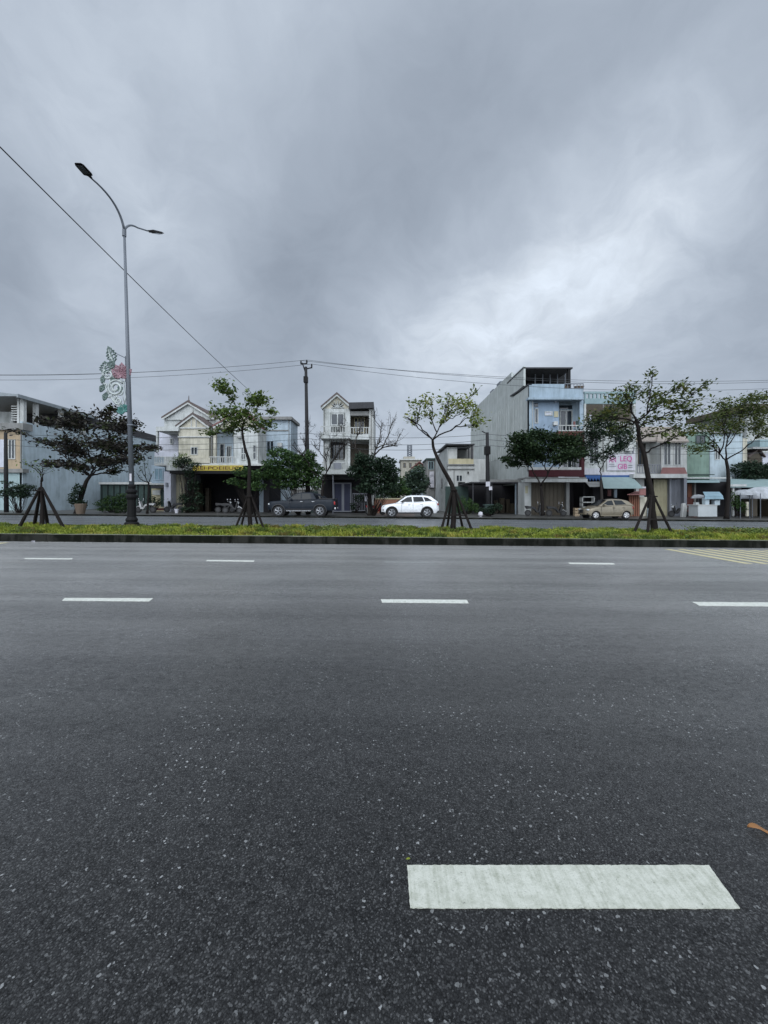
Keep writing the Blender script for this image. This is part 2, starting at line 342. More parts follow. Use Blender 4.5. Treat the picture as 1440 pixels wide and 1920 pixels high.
def railing(root, u0, u1, v0, v1, Y, step=.16, m='white', t=.035, name='railing'):
    x0, x1, z0, z1 = WX(u0, Y), WX(u1, Y), WZ(v1, Y), WZ(v0, Y)
    b = MB(); b.box(x0, x1, Y - .05, Y + .03, z1 - .07, z1); b.box(x0, x1, Y - .04, Y + .02, z0, z0 + .06)
    n = max(2, int((x1 - x0) / step))
    for i in range(n + 1):
        x = x0 + (x1 - x0 - t) * i / n; b.box(x, x + t, Y - .03, Y + .01, z0 + .06, z1 - .07)
    return b.build(name, m, root)
def gable(root, u0, u1, ve, ua, va, Y, d, wall, roof, th=.16, over=.25, trim=None):
    xl, xr, xa, ze, za = WX(u0, Y), WX(u1, Y), WX(ua, Y), WZ(ve, Y), WZ(va, Y)
    MB().prism([(xl + .15, ze - .1), (xr - .15, ze - .1), (xa, za - .1)], Y + .02, Y + d).build('gable_wall', wall, root)
    b = MB()
    for xe in (xl, xr):
        p = [(xa, za), (xe, ze), (xe, ze + th * .9), (xa, za + th * 1.15)]
        b.prism(p, Y - over, Y + d)
    r = b.build('roof', roof, root)
    if trim:
        b = MB()
        for xe in (xl, xr):
            sgn = 1 if xe < xa else -1
            b.prism([(xa, za - .18), (xe + sgn*.12, ze - .14), (xe + sgn*.02, ze - .004), (xa, za - .004)], Y - over + .03, Y - over + .1)
        b.build('bargeboard', trim, root)
    return r

def quads(name, V, m, parent, off, label=None):    # V: (N,4,3) numpy of leaf quads
    n = len(V); me = bpy.data.meshes.new(name)
    me.vertices.add(n*4); me.vertices.foreach_set('co', (V.reshape(-1, 3) - off).astype(np.float32).ravel())
    me.loops.add(n*4); me.loops.foreach_set('vertex_index', np.arange(n*4, dtype=np.int32))
    me.polygons.add(n); me.polygons.foreach_set('loop_start', np.arange(0, n*4, 4, dtype=np.int32))
    me.polygons.foreach_set('loop_total', np.full(n, 4, dtype=np.int32))
    me.update(calc_edges=True); me.validate(); me.materials.append(L[m] if isinstance(m, str) else m)
    o = bpy.data.objects.new(name, me); COL.objects.link(o); o.parent = parent; return o
def leafq(C, size, rng, up=.5, asp=.5):
    n = len(C); nr = rng.normal(size=(n, 3)); nr[:, 2] = np.abs(nr[:, 2]) + up * 1.5; nr /= np.linalg.norm(nr, axis=1)[:, None]
    a = rng.normal(size=(n, 3)); a -= (a * nr).sum(1)[:, None] * nr; a /= np.linalg.norm(a, axis=1)[:, None]
    b = np.cross(nr, a); sz = (size * rng.uniform(.6, 1.35, n))[:, None]
    a = a * sz; b = b * sz * asp
    return np.stack([C - a, C - b * 1.0 + a * .1, C + a, C + b + a * .1], 1)

def tree(name, label, cat, Y, path, r0, clusters, leaf=None, size=.09, dens=1.0, bark='bark', group=None, seed=1, dy=1.0, twig=1.0, asp=.5, extra=None, r1=.35, sub=5):
    """path: trunk polyline (column,row at distance Y); clusters: (u,v,ru,rv[,k]) leaf masses fed by their own limb from trunk node k"""
    rng = np.random.default_rng(seed); sc = Y / F
    tp = [P3(u, v, Y) for u, v in path]
    tp[0][2] = min(tp[0][2], tp[0][2]) - .05
    for i in range(1, len(tp)): tp[i][1] += rng.uniform(-.1, .1) * i * .3
    tp = np.array(tp)
    root = thing(name, label, cat, tuple(tp[0]), group)
    w = MB(); n = len(tp)
    # smooth the trunk
    tt = np.linspace(0, n - 1, n * 4); sp = np.stack([np.interp(tt, range(n), tp[:, k]) for k in range(3)], 1)
    for _ in range(2): sp[1:-1] = (sp[:-2] + sp[1:-1] * 2 + sp[2:]) / 4
    rr = r0 * (1 - (1 - r1) * tt / (n - 1)); rr[0] *= 1.25
    w.tube(sp, rr, 8)
    allc = []
    fork = tp[-1]; nodes = [(tp[k], 1.0, 0.0) for k in range(n)]      # (point, thickness factor, distance run from the trunk)
    cl = []
    for c in clusters:
        ctr = P3(c[0], c[1], Y); ctr[1] += rng.uniform(-1, 1) * dy * .7; cl.append((np.linalg.norm(ctr - (tp[c[4]] if len(c) > 4 else fork)), ctr, c))
    cl.sort(key=lambda q: q[0])
    for _, ctr, c in cl:
        ru, rv = c[2] * sc, c[3] * sc; base = c[4] if len(c) > 4 else n - 1
        cand = [(np.linalg.norm(ctr - p) * 1.25 + run + (0 if p[2] < ctr[2] + .1 else .6) + .25 * abs(min(0, p[2] - tp[base][2])) * 3, j) for j, (p, tf, run) in enumerate(nodes) if j >= base]
        j = min(cand)[1]; s0, tf, run = nodes[j]; ln = np.linalg.norm(ctr - s0)
        mid = s0 * .5 + ctr * .5 + rng.normal(size=3) * .10 * ln; mid[2] += .10 * abs(ctr[0] - s0[0])
        q = np.linspace(0, 1, 9)[:, None]; lb = (1-q)**2 * s0 + 2*q*(1-q) * mid + q*q * ctr
        lb[1:-1] += rng.normal(size=(7, 3)) * .018 * ln
        r_a = r0 * r1 * .62 * tf; r_b = r_a * .45
        w.tube(lb, np.linspace(r_a, r_b, 9), 6)
        for k in (3, 5, 7): nodes.append((lb[k].copy(), tf * (1 - .05 * k), run + ln * k / 8 * .9))
        nodes.append((ctr.copy(), tf * .55, run + ln))
        rb = max(r_b * 1.2, .014)
        for j in range(sub):
            st = lb[rng.integers(4, 9)]
            d = rng.normal(size=3); d /= np.linalg.norm(d); d[2] = abs(d[2]) * .8 + .05
            e = ctr + d * np.array([ru, min(dy, ru + .3), rv * 1.2]) * rng.uniform(.6, 1.5)
            m_ = (st + e) / 2 + rng.normal(size=3) * .12 * np.linalg.norm(e - st)
            q7 = np.linspace(0, 1, 7)[:, None]; tw = (1-q7)**2 * st + 2*q7*(1-q7) * m_ + q7*q7 * e
            w.tube(tw, np.linspace(rb * .7, max(.006, rb * .25), 7) * twig, 4, False)
            if leaf:
                nl = max(3, int(dens * 26 * (ru * rv / .12) ** .7 / (size / .09) ** 1.2))
                ii = rng.integers(3, 7, nl); allc.append(tw[ii] + rng.normal(size=(nl, 3)) * np.array([ru, min(dy, ru), rv * .9 + .08]) * .46)
            else:
                for h in range(4):
                    st2 = tw[rng.integers(2, 7)]; e2 = st2 + (rng.normal(size=3) * .3 + np.array([0, 0, .3])) * max(ru, .4)
                    w.tube([st2, (st2 + e2) / 2 + rng.normal(size=3) * .04, e2], [.013, .010, .006], 3, False)
    w.build('trunk', bark, root, smooth=True)
    if leaf:
        C = np.concatenate(allc)
        quads('crown', leafq(C, size, rng, asp=asp), leaf, root, OFF[root.name])
    return root
def bush(name, label, cat, Y, clusters, leaf, size=.07, n=500, base=None, seed=3, dy=.5, group=None, up=.4, stems=8, asp=.5):
    rng = np.random.default_rng(seed); sc = Y / F
    u0, v0 = base or (clusters[0][0], clusters[0][1] + clusters[0][3])
    b0 = P3(u0, v0, Y); root = thing(name, label, cat, tuple(b0), group); w = MB(); allc = []
    for u, v, ru, rv in clusters:
        c = P3(u, v, Y); c[1] += rng.uniform(-.3, .3) * dy
        k = int(n * 1.9 * ru * rv / 200)
        # shell-heavy random points, lumpy
        d = rng.normal(size=(k, 3)); d /= np.linalg.norm(d, axis=1)[:, None]
        r = rng.uniform(.25, 1, k) ** .6 * (1 + .22 * np.sin(d[:, 0] * 5 + seed) * np.cos(d[:, 2] * 6))
        allc.append(c + d * r[:, None] * np.array([ru * sc, max(.25, dy), rv * sc]))
        for j in range(stems):
            e = c + rng.normal(size=3) * np.array([ru, ru * .5, rv]) * sc * .45
            w.tube([b0 + rng.normal(size=3) * np.array([.08, .08, 0]), (b0 + e) / 2 + rng.normal(size=3) * .06, e], [.022, .014, .006], 4, False)
    w.build('stem', 'bark', root)
    quads('foliage', leafq(np.concatenate(allc), size, rng, up, asp), leaf, root, OFF[root.name])
    return root
def copy_tree(o, loc=None, parent=None):
    c = o.copy(); COL.objects.link(c)
    if parent is not None: c.parent = parent
    for ch in list(o.children): copy_tree(ch, None, c)
    if loc is not None: c.location = loc
    return c

# ================================================================ SETTING
def sheet(name, m, x0, x1, y0, y1, z, nx=1, kind='structure'):
    b = MB(); xs = np.linspace(x0, x1, nx + 1)
    vs = [(x, y, gz(x) + z) for x in xs for y in (y0, y1)]
    b.add(vs, [(2*i, 2*i+2, 2*i+3, 2*i+1) for i in range(nx)])
    return tag(b.build(name, m), kind=kind)
def slab(name, m, x0, x1, y0, y1, z0, z1, **k):
    b = MB(); vs = [(x, y, gz(x) + z) for z in (z0, z1) for y in (y0, y1) for x in (x0, x1)]
    b.add(vs, [(0, 2, 3, 1), (4, 5, 7, 6), (0, 1, 5, 4), (2, 6, 7, 3), (0, 4, 6, 2), (1, 3, 7, 5)])
    return tag(b.build(name, m, **k), kind='structure')
sheet('ground', 'damp dark pavement', -400, 400, -200, 900, -.02)
sheet('road', A1, -120, 120, -14, 12.5, 0)
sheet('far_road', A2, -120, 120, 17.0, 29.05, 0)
slab('pavement', 'damp dark pavement', -120, 120, 29.25, 37, -.3, .10)
slab('pavement_kerb', 'mossy kerb stone', -120, 120, 29.05, 29.25, -.3, .115)
slab('median_soil', 'dark damp soil', -60, 60, 12.72, 16.85, -.3, .20)
KT = .235
# near kerb: individual blocks would be hidden by moss; one run with joints cut as small gaps
b = MB(); x = -60.0
while x < 60:
    j = rnd.uniform(-.008, .008); z1 = KT + rnd.uniform(-.006, .006)
    vs = [(a, y, gz(a) + z) for z in (-.2, z1) for y in (12.5 + j, 12.72) for a in (x, x + .996)]
    b.add(vs, [(0, 2, 3, 1), (4, 5, 7, 6), (0, 1, 5, 4), (2, 6, 7, 3), (0, 4, 6, 2), (1, 3, 7, 5)]); x += 1.0
tag(b.build('median_kerb', 'mossy kerb stone', bevel=.006), kind='structure')
slab('median_kerb_top', 'kerb top', -60, 60, 12.56, 12.72, KT - .02, KT + .012)
slab('median_far_kerb', 'mossy kerb stone', -60, 60, 16.85, 17.0, -.3, KT)

# grass on the median: blades
rng = np.random.default_rng(5)
def blades(n, x0, x1, y0, y1, h, w, zb):
    x = rng.uniform(x0, x1, n); y = rng.uniform(y0, y1, n); z = gz(x) + zb
    hh = h * rng.uniform(.4, 1.5, n); a = rng.uniform(0, 6.28, n); ln = rng.uniform(.2, .9, n) * hh
    dx, dy = np.cos(a), np.sin(a); p = np.stack([x, y, z], 1)
    sd_ = np.stack([-dy, dx, 0*x], 1) * w; tip = p + np.stack([dx*ln, dy*ln, hh], 1); mid = p + np.stack([dx*ln*.35, dy*ln*.35, hh*.6], 1)
    return np.stack([p - sd_, p + sd_, tip, mid - sd_*1.1], 1)
def gmask(P_, thr):      # uneven growth: thin and bare spots
    x, y = P_[:, 0, 0], P_[:, 0, 1]
    f = np.sin(x*1.7 + 1.3*np.sin(y*2.1)) * np.cos(x*.63 + y*1.9) + .5*np.sin(x*4.3 + y*3.7)
    return P_[f + rng.uniform(-.6, .6, len(f)) > thr]
B = [gmask(blades(80000, -24, 24, 12.74, 16.84, .05, .014, .2), -.5), gmask(blades(9000, -24, 24, 12.60, 12.80, .06, .012, .22), .1)]
gp = rng.uniform([-24, 12.75], [24, 16.8], (900, 2))
for cx_, cy_ in gp[:520]:
    k_ = rng.uniform(.6, 1.7); B.append(blades(int(80*k_), cx_-.16*k_, cx_+.16*k_, cy_-.13*k_, cy_+.13*k_, .09*k_, .012, .2))
g = quads('grass', np.concatenate(B), 'grass', None, np.zeros(3)); tag(g, 'short yellow-green grass covering the central median', 'grass', kind='stuff')
WD = [blades(110, cx_-.2, cx_+.2, cy_-.16, cy_+.16, .13, .02, .2) for cx_, cy_ in gp[520:760]]
wdm = quads('weeds', np.concatenate(WD), 'weed', None, np.zeros(3)); tag(wdm, 'darker broad leaved weeds scattered through the median grass', 'weeds', kind='stuff')
# leafy ground cover patches along the back of the median
def cover(u0, u1, Y, hgt, n, seed, leaf, label, dyy=.45):
    r = np.random.default_rng(seed); x = r.uniform(WX(u0, Y), WX(u1, Y), n)
    y = Y + r.normal(size=n) * dyy; lump = .5 + .5*np.sin(x*2.3 + seed) * np.cos(x*5.1 + y*3)
    z = gz(x) + .2 + r.uniform(0, 1, n)**.8 * hgt * (.45 + .55*lump)
    o = quads('ground_cover', leafq(np.stack([x, y, z], 1), .045, r, .6, .55), leaf, None, np.zeros(3))
    return tag(o, label, 'ground cover', kind='stuff')
cover(575, 765, 15.4, .24, 5200, 1, 'weed', 'low tangled creeping plants on the median in front of the parked cars')
cover(955, 1190, 14.9, .17, 4800, 2, 'grass', 'bright low ground cover on the median in front of the beige hatchback')
cover(1315, 1500, 15.2, .30, 5600, 3, 'weed', 'rusty green low shrubs on the median at the right edge')
cover(180, 395, 15.2, .13, 3200, 4, 'grass', 'tufted green plants on the median right of the street lamp base')

# ---------------------------------------------------------------- lane markings
def gpt(u, v, z=0.0):      # point of the road surface seen at a picture position
    dx, dz = (u - 720) / F, (HZ - v) / F
    t_ = (z - EYE) / (dz + .009 * dx); return np.array([dx * t_, t_, 0.0])
def marking(name, quad, label, cat='lane marking', m=PAINT, group='white lane dashes', th=.004, jit=.004, seg=.03):
    c = [gpt(*q) for q in quad]            # tl, tr, br, bl
    r = random.Random(str(label)); pts = []
    for i in range(4):
        a, b_ = c[i], c[(i+1) % 4]; ln = np.linalg.norm(b_ - a); n = max(2, int(ln / seg))
        for k in range(n):
            p = a + (b_ - a) * k / n; pts.append((p[0] + r.uniform(-jit, jit), p[1] + r.uniform(-jit, jit)))
    n = len(pts); vs = [(x, y, gz(x) + .001) for x, y in pts] + [(x, y, gz(x) + th) for x, y in pts]
    ar = sum(pts[i][0]*pts[(i+1) % n][1] - pts[(i+1) % n][0]*pts[i][1] for i in range(n))
    top = tuple(range(n, 2*n)); top = top if ar > 0 else top[::-1]
    b = MB().add(vs, [top] + [(i, (i+1) % n, (i+1) % n + n, i + n) for i in range(n)])
    return b.solo(name, m, label, cat, group)
marking('lane_marking', [(763,1624),(1329,1624),(1387,1705),(769,1704)], 'large ribbed white lane dash nearest the camera', th=.005, jit=.0016, seg=.011, m=PAINTN)
marking('lane_marking', [(122,1121.5),(287,1122),(280,1128),(116,1126.5)], 'white lane dash in the middle row, left of the three')
marking('lane_marking', [(714,1124),(875,1125),(879,1131.5),(716,1130)], 'white lane dash in the middle row, below the leaning tree')
marking('lane_marking', [(1298,1129),(1462,1130),(1475,1137.5),(1311,1136)], 'white lane dash in the middle row, cut by the right edge of the picture')
marking('lane_marking', [(48,1046.3),(137,1047),(135,1049),(45,1048.2)], 'thin far lane dash left of the street lamp')
marking('lane_marking', [(388,1050),(477,1051),(476,1053.5),(386,1052.2)], 'thin far lane dash in front of the staked tree by the pickup')
marking('lane_marking', [(722,1053),(812,1054),(814,1055.5),(722,1054.6)], 'worn faded far lane dash in the centre of the road', m=PAINTW)
marking('lane_marking', [(1065,1055),(1150,1056),(1153,1058.6),(1068,1057.5)], 'thin far lane dash in front of the tall staked tree on the right')
ORD = 'first second third fourth fifth sixth seventh eighth ninth tenth eleventh twelfth thirteenth fourteenth fifteenth'.split()
for k in range(14):
    x0 = 8.75 + .43 * k
    bb = MB(); ya, yb = 9.35 + rnd.uniform(-.05, .05), 12.0 + rnd.uniform(-.05, .05)
    vs = [(x, y, gz(x) + z) for z in (.001, .005) for y in (ya, yb) for x in (x0, x0 + .2)]
    bb.add(vs, [(4, 5, 7, 6), (0, 1, 5, 4), (2, 6, 7, 3), (0, 4, 6, 2), (1, 3, 7, 5)])
    bb.solo('rumble_stripe', PAINTY, '%s stripe from the left in the cream striped patch by the right kerb' % ORD[k], 'road marking', 'cream stripes by the kerb on the right')
for k in range(3):
    x0 = -12.05 - .43 * k
    bb = MB(); vs = [(x, y, gz(x) + z) for z in (.001, .005) for y in (11.3, 12.15) for x in (x0, x0 + .2)]
    bb.add(vs, [(4, 5, 7, 6), (0, 1, 5, 4), (2, 6, 7, 3), (0, 4, 6, 2), (1, 3, 7, 5)])
    bb.solo('rumble_stripe', PAINTY, '%s stripe from the right in the small patch at the left edge' % ORD[k], 'road marking', 'stripes by the kerb at the left edge')

# fallen leaf bottom right
c = gpt(1422, 1558); b = MB(); vs = []; fs = []
L0 = .075
for i in range(9):
    t_ = i / 8; wd_ = .014 * math.sin(math.pi * min(1, t_ * 1.05)) ** .7 + .001
    x = c[0] - L0*.55 + t_ * L0 * 1.2; yy = c[1] + .010 - t_ * .028; zz = gz(x) + .006 + .010 * math.sin(t_ * 5)
    vs += [(x, yy - wd_, zz + .006), (x, yy, zz), (x, yy + wd_, zz + .009)]
for i in range(8):
    for j in range(2): a = i*3 + j; fs.append((a, a+3, a+4, a+1))
b.add(vs, fs); lf = b.solo('fallen_leaf', 'leafdry', 'curled dry brown leaf lying on the wet road at the right edge', 'leaf', smooth=True)
sm = lf.modifiers.new('thick', 'SOLIDIFY'); sm.thickness = .0012
for u, v, s_, lab in ((765, 1613, .010, 'tiny green sprig at the upper left corner of the near lane dash'),):
    g_ = gpt(u, v); q = [(g_[0] + s_*x, g_[1] + s_*y, gz(g_[0]) + .004 + z*s_) for x, y, z in ((-1,0,0),(-.3,.5,.3),(1,.1,.1),(.2,-.5,.4),(-.2,.1,.6),(.5,.8,.2))]
    MB().add(q, [(0,1,4),(1,2,4),(2,3,4),(3,0,4),(1,5,2)]).solo('leaf_scrap', 'leafdry' if u > 1000 else 'grass', lab, 'leaf')
# litter at the kerb foot
for u, v, w_, lab in ((598, 1020, .10, 'small crumpled white litter at the kerb foot below the narrow house'), (62, 1016.5, .16, 'flat pale scrap of litter at the kerb foot near the left edge')):
    g_ = gpt(u, v); r_ = np.random.default_rng(int(u)); q = []
    for i in range(24):
        q.append((g_[0] + r_.uniform(-w_/2, w_/2), g_[1] + r_.uniform(-.03, .03), gz(g_[0]) + r_.uniform(.002, .06)))
    import itertools
    MB().add(q, [(3*i, 3*i+1, 3*i+2) for i in range(8)] + [(i, i+5, i+9) for i in range(12)]).solo('litter', 'signw', lab, 'litter')

# ================================================================ STREET LAMP
LY = 16.0
lx = WX(247, LY); lb0 = (lx, LY, gz(lx) + .2)
sl = thing('street_lamp', 'tall grey double-arm street lamp with black cast base on the median', 'street lamp', lb0)
MB().lathe((lx, LY, lb0[2]), [(.34,0),(.34,.10),(.27,.13),(.27,.2),(.2,.25),(.23,.32),(.21,.38),(.165,.45),(.155,1.15),(.18,1.2),(.21,1.26),(.21,1.34),(.15,1.4),(.2,1.47),(.2,1.55),(.13,1.62),(.15,1.7),(.15,1.76),(.1,1.8)], 12).build('base', 'black', sl, bevel=.01)
top = P3(233, 432, LY); bot = np.array([lx, LY, lb0[2] + 1.7])
MB().tube([bot, (bot + top) / 2, top], [.10, .072, .046], 14).build('pole', 'galv', sl, smooth=True)
MB().tube([top + (0, 0, -.25), top + (0, 0, .02)], .075, 12).build('collar', 'galv', sl)
lz = top[2]
nh = P3(172, 335, 14.6); nt_ = P3(146, 306, 13.9)
def bez(a, b_, c_, n=12):
    q = np.linspace(0, 1, n)[:, None]; return (1-q)**2*a + 2*q*(1-q)*b_ + q*q*c_
arm1 = bez(top, top + np.array([-.03, -.25, 1.0]), nh)
MB().tube(arm1, np.linspace(.05, .03, 12), 10).build('arm', 'galv', sl, smooth=True)
fh = P3(277, 433, 17.5); ft = P3(304, 438, 18.4)
arm2 = bez(top, P3(240, 416, 16.3), P3(258, 427, 16.9)); arm2 = np.concatenate([arm2, [fh]])
MB().tube(arm2, np.linspace(.05, .03, 13), 10).build('arm', 'galv', sl, smooth=True)
def lamp_head(a, e, w=.15):
    d = e - a; ln = np.linalg.norm(d); d /= ln; sdv = np.cross(d, (0, 0, 1)); sdv /= np.linalg.norm(sdv); up = np.cross(sdv, d)
    sec = [(0, .04, .035), (.18, .06, .05), (.26, w, .07), (.85, w, .05), (1, w*.75, .02)]; vs = []
    for t_, ww, hh in sec:
        p = a + d * ln * t_
        for sx_, sz_ in ((-1, -.3), (1, -.3), (.75, 1), (-.75, 1)): vs.append(p + sdv * ww * sx_ + up * hh * sz_)
    fs = [(4*i + j, 4*i + (j+1) % 4, 4*i + 4 + (j+1) % 4, 4*i + 4 + j) for i in range(4) for j in range(4)] + [(3,2,1,0), (16,17,18,19)]
    h = MB().add(vs, fs).build('lamp_head', 'black', sl, bevel=.01)
    p0, p1 = a + d*ln*.4 - up*.032, a + d*ln*.9 - up*.03
    vs = [p0 - sdv*w*.7, p0 + sdv*w*.7, p1 + sdv*w*.6, p1 - sdv*w*.6]; vs += [v_ - up*.012 for v_ in vs]
    MB().add(vs, [(0,1,2,3), (4,7,6,5), (0,4,5,1), (1,5,6,2), (2,6,7,3), (3,7,4,0)]).build('lens', plain('dim lamp lens', (.10,.11,.12), .2), h)
lamp_head(nh, nt_, .17); lamp_head(fh, ft, .16)
MB().fb(242.5, 246.5, 888, 902, LY - .14, .02).build('notice', 'signw', sl)
MB().fb(238, 249, 795, 797.5, LY - .12, .24).build('band', 'galv', sl)
# ornament on the lamp pole
orn = thing('pole_ornament', 'scrolled metal lotus ornament with pink flower fixed to the street lamp pole', 'ornament', tuple(P3(238, 772, LY)))
def ot(pts, r, m, name, seg=6, close=False):
    return MB().tube([P3(u, v, LY) for u, v in pts], r, seg).build(name, m, orn, smooth=True)
def spiral(cu, cv, r0, r1, a0, turns, n=30):
    return [(cu + (r0 + (r1 - r0) * i/n) * math.cos(a0 + turns*6.283*i/n), cv + (r0 + (r1 - r0) * i/n) * math.sin(a0 + turns*6.283*i/n)) for i in range(n + 1)]
b = MB()
for pts, r in ((spiral(217, 728, 3, 16, 0, 1.9), .05), (spiral(217, 728, 7, 12, 2, 1.0), .04), (spiral(203, 702, 2, 10, 1, 1.5), .045), (spiral(222, 752, 2, 8, 2, 1.4), .04), (spiral(206, 740, 2, 7, 3, 1.3), .035), (spiral(209, 690, 2, 6, 0, 1.3), .035),
               ([(233, 765), (215, 755), (203, 738), (195, 718), (192, 700), (197, 686), (205, 684)], .035), ([(238, 770), (222, 748), (208, 722), (204, 705)], .03), (spiral(226, 735, 1, 6, 1, 1.2), .03), (spiral(197, 722, 1, 5, 2, 1.2), .03), (spiral(214, 706, 1, 6, 0, 1.2), .03), (spiral(213, 744, 1, 5, 4, 1.2), .028), ([(238, 700), (232, 720), (236, 745), (232, 765)], .025), ([(226, 700), (222, 716), (226, 726)], .025), ([(208, 665), (212, 680), (220, 694), (226, 705)], .03), ([(204, 655), (206, 668), (214, 684)], .03),
               ([(236, 764), (229, 740), (228, 715), (230, 700)], .02), ([(228, 760), (216, 752), (207, 742)], .03)):
    b.tube([P3(u, v, LY) for u, v in pts], r, 6)
b.build('scroll', 'ornw', orn, smooth=True)
LSN = [0]
def leafshape(b, cu, cv, ang, ln, wd_):
    pts = []; LSN[0] = (LSN[0] + 1) % 7; dz = LSN[0] * .006
    for i in range(13):
        t_ = i / 12; w_ = wd_ * 1.5 * math.sin(math.pi * t_ ** .8) * (1 + .25 * math.cos(i * math.pi))
        pts.append((t_ * ln, w_))
    pl = pts + [(x, -y) for x, y in pts[::-1]][1:-1]
    ca, sa = math.cos(ang), math.sin(ang); s_ = LY / F
    x0, z0 = WX(cu, LY), WZ(cv, LY)
    tr = lambda q: [np.array([x0 + (x*ca - y*sa)*s_, LY - dz, z0 + (x*sa + y*ca)*s_]) for x, y in q]
    b.tube(tr(pl + pl[:1]), .034, 5); b.tube(tr([(0, 0), (ln * .92, 0)]), .024, 5)
    for k in (.3, .5, .7): b.tube(tr([(ln*(k-.12), 0), (ln*k, wd_)]), .024, 4); b.tube(tr([(ln*(k-.12), 0), (ln*k, -wd_)]), .024, 4)
b = MB()
for cu, cv, a, ln, w_ in ((214, 680, 110, 32, 5), (199, 700, 95, 22, 6), (197, 712, 170, 8, 4), (196, 730, 150, 9, 4), (202, 745, 160, 9, 4), (207, 690, 60, 14, 4), (213, 715, 80, 10, 3.5), (221, 732, 30, 10, 3)):
    leafshape(b, cu, cv, R(a), ln, w_)
b.build('foliage', 'orng', orn)
b = MB()
for a in (40, 65, 90, 115, 140): leafshape(b, 229, 708, R(a), 27 - abs(a - 90) * .08, 4.6)
b.build('flower', 'ornp', orn)
b = MB()
for a in (95, 120, 150, 175, 60): leafshape(b, 234, 772, R(a), 14, 3)
b.build('flower_base', 'ornt', orn)
b = MB(); b.tube([P3(216, 662, LY), P3(237, 672, LY)], .018, 5); b.tube([P3(229, 768, LY), P3(241, 768, LY)], .018, 5); b.tube([P3(230, 715, LY), P3(239.5, 715, LY)], .018, 5); b.tube([P3(235, 668, LY), P3(238, 770, LY)], .018, 5)
b.build('bracket', 'galv', orn)

# ================================================================ UTILITY POLES AND WIRES
PY = 33.0
def base_at(u, Y, zoff=.1):
    x = WX(u, Y); return np.array([x, Y, gz(x) + zoff])
up0 = base_at(578, PY); upt = P3(573.5, 688, PY)
ut = thing('utility_pole', 'tall concrete power pole with insulator crossarms behind the grey pickup', 'utility pole', tuple(up0))
MB().tube([up0 - (0, 0, .1), (up0 + upt)/2, upt], [.22, .17, .12], 10).build('pole', 'pole', ut, smooth=True)
b = MB(); b.tube([upt + (.0, 0, -.6), upt + (-.3, 0, .35)], .05, 5); b.tube([upt + (-.45, 0, .25), upt + (.12, 0, .30)], .055, 5); b.tube([upt + (-.1, 0, -.2), upt + (.55, 0, -.05)], .055, 5); b.tube([upt+(0,0,-.8), upt+(-.12,-.05,-.1)], .03, 5)
b.build('crossarm', 'black', ut)
INS = [upt + np.array(q) for q in ((-.42, 0, .35), (.08, 0, .40), (.5, 0, .05))]
for p in INS: MB().lathe(tuple(p - (0, 0, .1)), [(.03, 0), (.08, .06), (.05, .1), (.085, .16), (.05, .2), (.07, .26), (.03, .32)], 8).build('insulator', 'plastic', ut)
MB().box(upt[0]-.17, upt[0]+.17, PY-.2, PY+.16, upt[2]-1.35, upt[2]-.85).build('clamp', 'black', ut)
def wire(pts3, sag, label, r=.015, group=None, n=24, name='power_line'):
    a, b_ = map(np.array, pts3); q = np.linspace(0, 1, n)[:, None]
    p = a + (b_ - a) * q; p[:, 2] -= (4 * sag * q * (1 - q))[:, 0]
    return MB().tube(p, r, 5).solo(name, 'wire', label, 'cable', group, smooth=True)
topz = [p[2] + .2 for p in INS]
LB = ('topmost', 'middle', 'lowest')
for i, p in enumerate(INS):
    p = p + (0, 0, .2)
    k = (1, 0, 2)[i]
    wire((p, (p[0] - 52, PY, p[2] + .15 + (0, .1, 0)[i])), 1.35 + .05*i, '%s high power line running left from the tall concrete pole' % LB[k], group='high power lines')
    wire((p, (p[0] + 54, PY, p[2] - 1.0)), 1.25 + .25*i, '%s high power line running right from the tall concrete pole' % LB[k], group='high power lines')
# long cable crossing over the street, front left to back
A_ = P3(-300, -80, 9.0); B_ = P3(463, 729, 40)
# keep it straight in plan through the two observed directions
A_ = np.array([-11.3, 3.0, WZ(265, 12) + .1]); m0 = P3(0, 265, 12); B_ = P3(466, 731, 42)
dv = (B_ - m0); A_ = m0 - dv * (9 / 30)
wire((A_, B_), .25, 'long diagonal cable crossing above the road from upper left', r=.022, name='overhead_cable')
def simple_pole(u, v, Y, r, label, uoff=0):
    a = base_at(u, Y); t_ = P3(u + uoff, v, Y); o = thing('utility_pole', label, 'utility pole', tuple(a))
    MB().tube([a - (0, 0, .1), (a + t_)/2, t_], [r * 1.25, r * 1.1, r * .85], 10).build('pole', 'pole', o, smooth=True)
    return o, t_
p1, t1 = simple_pole(12, 811, 32, .13, 'short dark cable pole in front of the orange house at the left edge', -1.5)
p2, t2 = simple_pole(915, 811, 33, .16, 'short dark cable pole with white notices beside the grey side wall', -1.5)
MB().tube([t2 + (-.15, 0, -.05), t2 + (-.45, 0, .12)], .05, 5).build('arm', 'pole', p2)
MB().fb(911, 919, 903, 912, 32.75, .03).build('notice', 'signw', p2); MB().fb(917, 923, 912, 919, 32.78, .03).build('notice', 'signw', p2)
MB().box(t2[0]-.22, t2[0]+.22, 32.75, 33.2, t2[2]-1.9, t2[2]-1.2).build('splice_box', 'black', p2)
p4, t4 = simple_pole(690, 905, 32.2, .05, 'thin pale sign post beside the dark trunk by the brick wall'); 
p4.children[0].data.materials[0] = M['ltconc']
MB().fb(684, 693, 930, 940, 32.05, .03).build('sign_panel', 'signw', p4); MB().fb(681, 688, 919, 922, 32.05, .2).build('bracket', 'conc', p4)
k = 0
